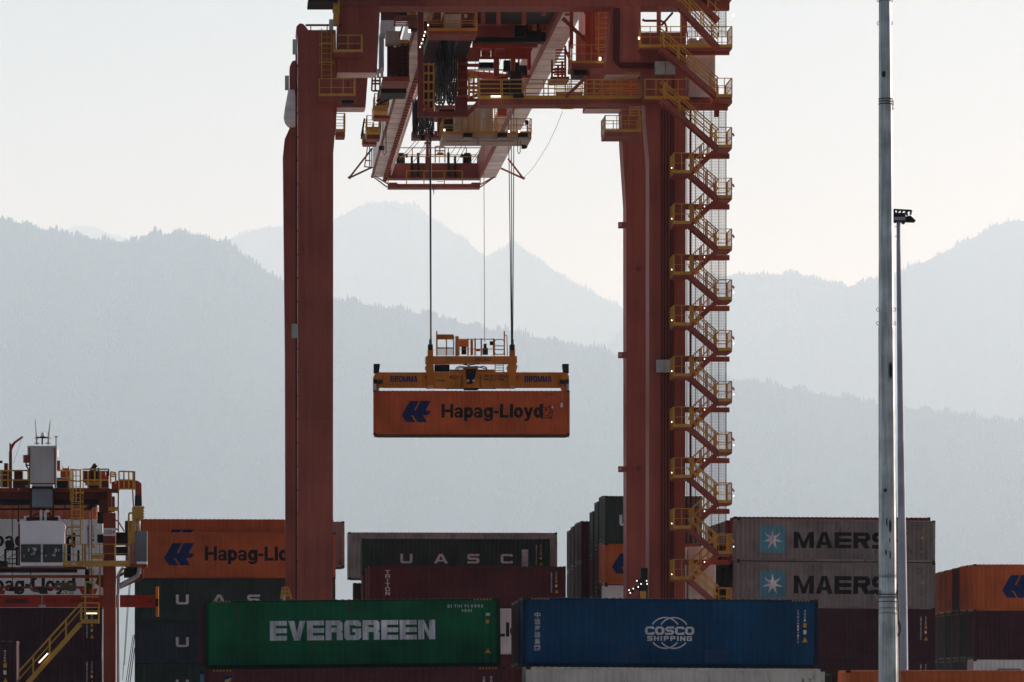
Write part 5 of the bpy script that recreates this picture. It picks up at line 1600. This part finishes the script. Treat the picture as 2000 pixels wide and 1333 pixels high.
for k in range(4): b.tube(cat(265.2 + 3.3 * k, 968, YY + .5), cat(264.8 + 3.6 * k, 989, YY + .5), .055, 6)
b.pbox(264, 969, 277, 987, YY + .7, .3)
b.build("flexible_hose", C_BLK, K)
kb("cable_chain_guide", C_YEL, (259.5, 989.3, 281.5, 994, YY, 1), (264.5, 994, 280, 1014, YY, 1), (258, 991, 264.3, 1062, YY - .1, .2)); kb("roller", C_YEL, (280, 997, 281.8, 999.5, YY), (280, 1003, 281.8, 1005.5, YY), (280, 1009, 281.8, 1011.5, YY))
MB().tube(cat(269.5, 1014, YY + .4), cat(269.5, 1038, YY + .4), .14, 12).build("cable_pipe", C_GRY, K, smooth=True)
kl("railing", C_YEL, (251.5, 1004, 251.5, 1062), (251.5, 1004, 253, 1002.5), (253, 1002.5, 259, 1002.5), (256, 1021, 256, 1062), (254, 1030, 262, 1030), w=.1)
kb("electrical_house", C_DRK, (244, 1018.5, 257, 1040, YY + 2.5, 1.5), (226, 1040, 252, 1064, YY + 2, 1.5), (226, 1068, 250, 1084, YY + 2.1, 1.2))
cbt = kb("cabinet", mat("cabinet blue grey", (0.16, 0.17, 0.19), rough=.45, dirt=.3, rust=.1), (265.5, 1037.5, 287, 1097, YY - .3, 1.4))
kb("cabinet_base", Y_WHT, (267, 1097.2, 287, 1102, YY - .35, 1.4), par=cbt); kb("cabinet_bracket", Y_RED, (254, 1102.2, 287, 1108, YY - .2, 1.6)); kb("edge_rail", Y_WHT, (286.8, 1037, 287.6, 1097, YY - .32, .1), par=cbt)
kb("electrical_house", C_DRK, (242, 1109.5, 267.3, 1128, YY + .6, 1.2))
b = MB().path([cat(272, 1108, YY + .3), cat(272, 1117, YY + .3), cat(270.5, 1122, YY + .3), cat(266, 1127, YY + .3), cat(234, 1144.5, YY + .3)], .13, 10)
b.build("cable_duct", C_GRY, K, smooth=True)
kb("duct_edge", C_RED2, (277.8, 1108, 280, 1131, YY + .3, .4)); MB().ppoly([(268,1108),(277.7,1108),(277.7,1131),(234,1151),(234,1147),(268,1131)], YY + .7, .3).build("gusset", Y_RED, K)
MB().tube(cat(231, 1122, YY + .2), cat(231, gk - 31, YY + .2), .085, 10).build("cable_pipe", C_GRY, K, smooth=True)
kl("pipe_bend", C_GRY, (231, 1122, 241, 1109, YY + .2, .16)); kl("brace", Y_RED, (227, 1129, 243, 1119, YY + .4, .14))
# cab
cabk = MB().ppoly([(39.3,1105),(39,1018.5),(84,1017),(118,1018),(123,1021),(125.5,1026),(125,1066),(122.8,1105)], YY - .6, 2.2).build("operator_cab", Y_WHT, K)
for x0, x1 in ((41.6, 79), (84.5, 121.5)):
    w = kb("window", C_GLS, (x0, 1064.5, x1, 1098, YY - .63, .025), par=cabk)
    kb("window_frame", C_DRK, (x0 - .6, 1063.6, x1 + .6, 1064.6, YY - .65, .05), (x0 - .6, 1097.6, x1 + .6, 1098.6, YY - .65, .05), (x0 - .7, 1064.6, x0 + .3, 1097.6, YY - .65, .05), (x1 - .3, 1064.6, x1 + .7, 1097.6, YY - .65, .05), par=w)
    rs = random.Random(int(x0))
    for k in range(7):
        x, y = rs.uniform(x0 + 3, x1 - 8), rs.uniform(1066, 1088); kb("control_seen_inside", (Y_GRY, C_GRY, C_TAN)[k % 3], (x, y, x + rs.uniform(1.5, 6), y + rs.uniform(1, 7), YY - .635, .004), par=w)
kb("window_bar", C_DRK, (39, 1080.3, 125, 1081.6, YY - .7, .04), par=cabk)
kb("cab_post", Y_RDK, (35.6, 1023, 38.9, 1105, YY - .6, .2)); kb("cab_hanger", Y_WHT, (47, 1008, 51, 1017.5, YY, .3), (113.5, 1008, 117.3, 1017.5, YY, .3), (51, 1008, 57, 1010, YY, .3), (107, 1008, 113.5, 1010, YY, .3)); kb("cab_carrier", Y_RDK, (51.2, 1010.2, 113.3, 1017, YY + .1, 1.4), (58, 954.5, 62.5, 1010, YY + .5, .4), (102.3, 954.5, 106, 1010, YY + .5, .4))
kl("brace", Y_RDK, (64, 1008, 76, 1003, YY, .1), (100, 1010, 93, 998, YY, .1))
b = MB().path([cat(80.2, 1017, YY - .2), cat(80, 999, YY - .2), cat(81.5, 996.5, YY - .2)], .075, 8); b.build("exhaust_pipe", Y_WHT, K, smooth=True)
b = MB().path([cat(88.8, 1017, YY - .2), cat(88.6, 1001, YY - .2), cat(90, 998, YY - .2), cat(93, 997.5, YY - .2), cat(95.5, 1000.5, YY - .2)], .075, 8); b.build("exhaust_pipe", Y_WHT, K, smooth=True)
MB().tube(cat(19.5, 1066, YY + .1), cat(19.5, 1066, YY + .5), .26, 14).build("cable_reel", C_DRK, K)
kl("reel_frame", C_DRK, (10.5, 1073, 10.5, 1105, YY, .12), (33, 1073, 33, 1105, YY, .12), (10, 1073.5, 34, 1073.5, YY, .12), (10, 1092, 34, 1092, YY, .05), (0, 1090, 18, 1075, YY, .03), (0, 1096, 10, 1086, YY, .03), (18, 1104, 18, 1090, YY, .04), (18, 1090, 24, 1084, YY, .04), (24, 1084, 33, 1084, YY, .04))
kb("trolley_motor", C_DRK, (-5, 1096, 14, 1107, YY + .2, .8)); kb("lower_rail", Y_RDK, (-420, 1108, 168, 1111.5, YY + .1, 1.2)); kb("lower_rail", C_DRK, (-420, 1112, 150, 1118, YY + .4, 1.0))
kb("gate_gear", C_DRK, (131, 1066, 138, 1096, YY + .3, .3), (140, 1064, 146, 1070, YY + .3, .3), (151, 1075, 155, 1096, YY + .3, .3))
gp = basket(K, 124, 162, 1063.5, 1104, YY - .6, 1.2, "flr", mids=(.5,), slab=3, toe=8, gap=.52, floor_mat=C_YEL)
MB().ppoly([(139,1104),(143,1098),(147,1098),(151,1104)], YY - .65, .02).build("plate", Y_GRY, gp)
pk_ = basket(K, 164.5, 253.5, 1063.5, 1101.5, YY - .7, 1.6, "flr", mids=(.52,), slab=4, toe=6, gap=.95, floor_mat=C_YEL)
MB().pbox(177, 1083.5, 203, 1092, YY - .66, .03).build("panel", C_YEL, pk_)
kb("portal_tie", Y_RED, (-420, 1123.5, 201, 1129, YY + .4, .5)); MB().ppoly([(201.3,1124),(190,1129),(186,1140),(201.3,1149)], YY + .5, .4).build("gusset", Y_RED, K)
kl("hanger_rail", C_YEL, (176, 1110, 176, 1122, YY, .12), (195, 1108, 195, 1162, YY + .3, .08), (183, 1112, 183, 1122, YY, .05))
for x0, y0, x1, y1 in ((166, 1112, 174, 1160), (170, 1140, 181, 1150)): kb("hydraulic_ram", C_DRK, (x0, y0, x1, y1, YY + .6, .4))
# access stair
kl("stair_railing", C_YEL, (157.7, 1179, 27, 1323, YY - 1, .09), (157.7, 1192, 30, 1335, YY - 1, .06), *[(x, 1179 + (157.7 - x) * 1.102, x, 1216 + (157.7 - x) * 1.13, YY - 1, .09) for x in (129, 97, 65, 33)])
b = MB().beam(cat(157, 1219, YY - 1), cat(-22, 1420, YY - 1), .06, .26)
for k in range(26):
    p = cat(157, 1217, YY - 1).lerp(cat(-22, 1418, YY - 1), k / 26); b.obox(p + D * .4, U * .12, D * .4, Z * .02)
b.build("stair_flight", C_YEL, K)
sl = kb("stair_landing", C_YEL, (157.7, 1210, 193, 1217.5, YY - 1, 1.0))
kl("railing", C_YEL, (158.5, 1179, 158.5, 1211, YY - 1, .1), (166.5, 1137, 166.5, 1211, YY - 1, .1), (181, 1137, 181, 1168, YY - 1, .08), (193, 1177, 193, 1211, YY - 1, .08), (166.5, 1137, 181, 1137, YY - 1, .08), (158.5, 1166, 193, 1166, YY - 1, .06), (158.5, 1178, 193, 1178, YY - 1, .08), (158.5, 1194, 193, 1194, YY - 1, .06), par=sl)
b = MB().beam(cat(76, 1295, YY - 1.1), cat(93.5, 1276.5, YY - 1.1), .08, .07); b.build("tube_lamp", C_TUBE, K)
kb("tube_lamp", C_TUBE, (168.6, 1197.3, 189.6, 1199.6, YY - .4, .08))
kl("hoist_wire", C_ROPE, (256, 1108, 249, 1180, YY + .8, .03), (258, 1108, 251, 1180, YY + .8, .03), (251, 1180, 243, 1300, YY + .8, .03), (249, 1180, 239.5, 1330, YY + .8, .03), (260, 1240, 246, 1333, YY + 8, .04), (263, 1240, 250, 1333, YY + 8, .05), (263, 1265, 254, 1333, YY + 8, .05))

# its spreader, seen through the legs
RSY = 243.2
rp = cat(60, 1186, RSY)
RS = thing("spreader", rp, "red container spreader numbered 5215 hanging behind the yard crane leg", "spreader")
rb = MB().pbox(-190, 1162.5, 309, 1186, RSY, .7).build("main_beam", Y_SPR, RS)
MB().pbox(304, 1146, 309.5, 1204, RSY - .25, 1.2).build("end_plate", S_YEL, RS)
MB().pbox(303.3, 1170, 309.8, 1185, RSY - .3, .05).build("twist_lock", C_DRK, RS)
face_marks(px_block("BROMMA", 11.8, 56.5, 1169.3, 1178.4, **BR), RSY - .006, M_LTR_K, rb)
px_font("5215", 89, 109.5, 1170, 1176.8, RSY - .006, M_LTR_K, rb, .02)
px_font("SWL 41MT", 136, 168, 1171, 1176.5, RSY - .006, M_LTR_K, rb, .02)
px_font("40", 184, 191.5, 1171.5, 1176.5, RSY - .006, M_LTR_K, rb, .02); px_font("20", 288.5, 296, 1171, 1176.3, RSY - .006, M_LTR_K, rb, .02)
MB().pbox(81.3, 1161, 82.7, 1182, RSY - .05, .05).pbox(76, 1182, 89, 1186.5, RSY - .05, .05).build("gauge", C_GRY, RS)
MB().pbox(-190, 1145.5, 165, 1149.5, RSY + .2, .5).build("headblock", Y_SPR, RS)
o = MB().pbox(107, 1138, 148.5, 1153, RSY - .1, .6).build("junction_box", mat("box olive", (0.10, 0.085, 0.06), rough=.6, dirt=.3), RS)
MB().pbox(112, 1144, 118, 1147, RSY - .12, .02).build("notice", C_GRY, o); MB().pbox(136, 1140, 141, 1143, RSY - .12, .02).build("notice", C_GRY, o)
b = MB()
rs = random.Random(9)
for k in range(9):
    x = 112 + 4 * k; b.path([cat(x, 1153, RSY), cat(x + rs.uniform(-2, 2), 1157, RSY), cat(x + rs.uniform(-3, 3), 1161, RSY)], .025, 4)
b.build("hose", C_BLK, RS)["kind"] = "stuff"
MB().pbox(74, 1147, 92, 1158, RSY, .5).pbox(78, 1158, 94, 1160, RSY, .5).build("valve_block", C_DRK, RS)
MB().pbox(18, 1147, 44, 1155, RSY, .5).pbox(28, 1155, 38, 1160, RSY, .4).build("valve_block", C_DRK, RS)
b = MB().path([cat(x, y, RSY - .2) for x, y in ((72,1130),(63,1134),(59,1142),(60,1151),(66,1155),(76,1155))], .06, 6); b.build("hose", C_BLK, RS)
MB().ppoly([(154,1150),(191,1150),(186,1161),(160,1161)], RSY, .6).build("guide_funnel", Y_SPR, RS)
MB().ppoly([(-5,1153),(10,1153),(7,1161),(-5,1161)], RSY, .6).build("guide_funnel", Y_SPR, RS)
for x in (104.5, 126):
    MB().pbox(x - .8, 1130, x + .8, 1138, RSY + .2, .1).build("guard_post", C_YEL, RS)
for x in (24, 60): MB().tube(cat(x, 985, RSY + .2), cat(x, 1146, RSY + .2), .03, 5).build("hoist_rope", C_ROPE, RS)
for x in (174, 179.5): MB().tube(cat(x, 985, RSY + .2), cat(x, 1146, RSY + .2), .035, 5).build("hoist_rope", C_ROPE, RS)

# ------------------------------------------------------------------ masts
G1 = mat("galvanised steel", (0.50, 0.55, 0.58), rough=.46, metal=.6, dirt=.4, rust=.06, scale=2.2, streak=1.0)
G2 = mat("galvanised steel smooth", (0.36, 0.38, 0.46), rough=.5, metal=.15, dirt=.25, scale=1.5)
def poly_shaft(sections, n, Y, rot=0.0):
    """tapered shaft through (px centre, py, half width px)"""
    b = MB(); vs = []
    for x, y, w in sections:
        c = at(x, y, Y); r = w / F * Y
        for k in range(n):
            a = 2 * math.pi * (k + rot) / n; vs.append(c + Vector((math.cos(a) * r, math.sin(a) * r, 0)))
    m = len(sections)
    fs = [(j * n + k, j * n + (k + 1) % n, (j + 1) * n + (k + 1) % n, (j + 1) * n + k) for j in range(m - 1) for k in range(n)]
    b.add(vs, fs)
    return b
MY = 150.0
mp = at(1736, HZ + EYE * F / MY, MY); mp.z = 0
M1 = thing("floodlight_mast", mp, "tall faceted grey steel mast crossing the whole picture, nearest of the two", "mast")
gm_ = HZ + EYE * F / MY
sec = [(1737, gm_, 21), (1734.5, 1196, 18.6), (1734.4, 1195, 17.9), (1731.2, 640, 15.8), (1731.2, 638, 15.2), (1729.6, 205, 13.6), (1729.4, 203, 13.0), (1728, -60, 11.6)]
shaft = poly_shaft(sec, 8, MY, .0).build("shaft", G1, M1)
def ring(y, w, hgt, cx, m=C_DRK, name="band"):
    c = at(cx, y, MY); r = w / F * MY
    MB().tube(c - Z * hgt / 2, c + Z * hgt / 2, r, 12).build(name, m, M1)
for y, w, cx, h in ((194,14.2,1729.5,.03),(199,14.0,1729.5,.03),(204,14.2,1729.6,.03),(1161.5,19.1,1734.3,.03),(1167,19.1,1734.3,.03),(1175.5,19.1,1734.3,.02)): ring(y, w, h, cx)
for y, w, cx in ((1124,18.5,1734.1),(1127.5,18.5,1734.1),(1198,19.4,1734.5),(1188,19.2,1734.5),(2,12.9,1728.3)): ring(y, w, .012, cx)
for x, y in ((1714.5,605),(1747,605),(1714.5,632),(1747,632),(1716,46),(1740.5,46),(1715.5,1),(1740.5,1)):
    c = at(x, y, MY); b = MB()
    for k in range(8):
        a, q = math.pi * k / 4, math.pi * (k + 1) / 4
        b.tube(c + Vector((.05 * math.cos(a), 0, .06 * math.sin(a))), c + Vector((.05 * math.cos(q), 0, .06 * math.sin(q))), .013, 4)
    b.build("lifting_lug", C_DRK, M1)
def pxo(pts, Y, dep): return MB().prism([at(x, y, Y) for x, y in pts], Vector((0, dep, 0)))
for x, y, w, h in ((1726,145,4,7),(1740,724,3,18),(1733,1020,2.6,10),(1738.5,1028,3,14),(1736,1056,3,7),(1730.5,1079,1.6,6),(1738,1084,2.2,9),(1729,958,3,4)):
    pxo([(x-w*.8,y-h*.6),(x+w*.2,y-h),(x+w,y-h*.3),(x+w*.8,y+h*.6),(x,y+h),(x-w,y+h*.4)], MY - (w * 0 + 15.5) / F * MY - .02, .04).build("stain_patch", mat("dark patch", (0.045, 0.05, 0.055), rough=.7, dirt=.4), shaft)
pxo([(1696,1156.5),(1698,1154),(1713,1151.5),(1716,1153),(1713,1157.5),(1700,1161)], MY, .25).build("security_camera", C_DRK, M1)
MB().path([at(x, y, MY) for x, y in ((1709,1159),(1709.5,1163),(1712,1167.5),(1716,1170))], .02, 6).build("camera_bracket", C_GRY, M1)
pxo([(1754,1151),(1769,1158.5),(1766,1161.5),(1754,1156)], MY, .25).build("security_camera", C_GRY, M1)
MB().path([at(x, y, MY) for x, y in ((1741.5,240),(1742.5,400),(1745,640),(1748.5,900),(1752,1130),(1756,1215),(1757.5,1240),(1757,gm_))], .022, 5).build("cable", C_BLK, M1)
MB().path([at(x, y, MY) for x, y in ((1742,196),(1744.5,198),(1744.5,206),(1742,208),(1745,212),(1743,215))], .016, 5).build("cable_clip", C_DRK, M1)
MB().path([at(x, y, MY) for x, y in ((1755.5,1242),(1758,1234),(1758,1222),(1755.5,1214))], .03, 5).build("cable_clip", C_BLK, M1)
M2Y = 216.0
mp2 = at(1768, HZ + EYE * F / M2Y, M2Y); mp2.z = 0
M2 = thing("floodlight_mast", mp2, "slimmer smooth grey mast with a cluster of floodlights on top, standing behind the faceted one", "mast")
g2 = HZ + EYE * F / M2Y
poly_shaft([(1766, g2, 10.5), (1763.5, 1180, 8.6), (1759.5, 862, 6.8), (1759.5, 860, 6.5), (1757, 640, 5.3), (1755, 472, 4.2), (1755, 470, 3.9), (1754.7, 430, 3.7)], 24, M2Y).build("shaft", G2, M2, smooth=True)
hb = pxo([(1745.5,416),(1769,416),(1769,430.5),(1745.5,430.5)], M2Y - .5, 1.2).build("lamp_platform", C_DRK, M2)
b = MB()
for x0, y0, x1, y1 in ((1745,410,1780,412),(1745,410,1748,417),(1752,416,1757,410),(1760,416,1764,410),(1768,416,1776,411),(1780,411,1778,420),(1770,412,1772,422)): b.beam(at(x0, y0, M2Y), at(x1, y1, M2Y), .09)
b.build("lamp_frame", C_DRK, M2)
for pts in (((1770,423),(1778,421),(1789,431),(1787,433.5),(1771,433)), ((1760,431),(1771,431),(1767,437),(1763,436)), ((1746,431),(1754,431),(1752,434),(1747,434))):
    pxo(pts, M2Y - .3, .5).build("floodlight", C_DRK, M2)
pxo([(1745.5,424),(1768,424),(1768,430.2),(1745.5,430.2)], M2Y - .53, .02).build("front_panel", G2, hb)
b = MB()
for y in (443, 462): b.beam(at(1750.6, y, M2Y), at(1749, y, M2Y), .05)
b.build("step_bolt", C_DRK, M2)
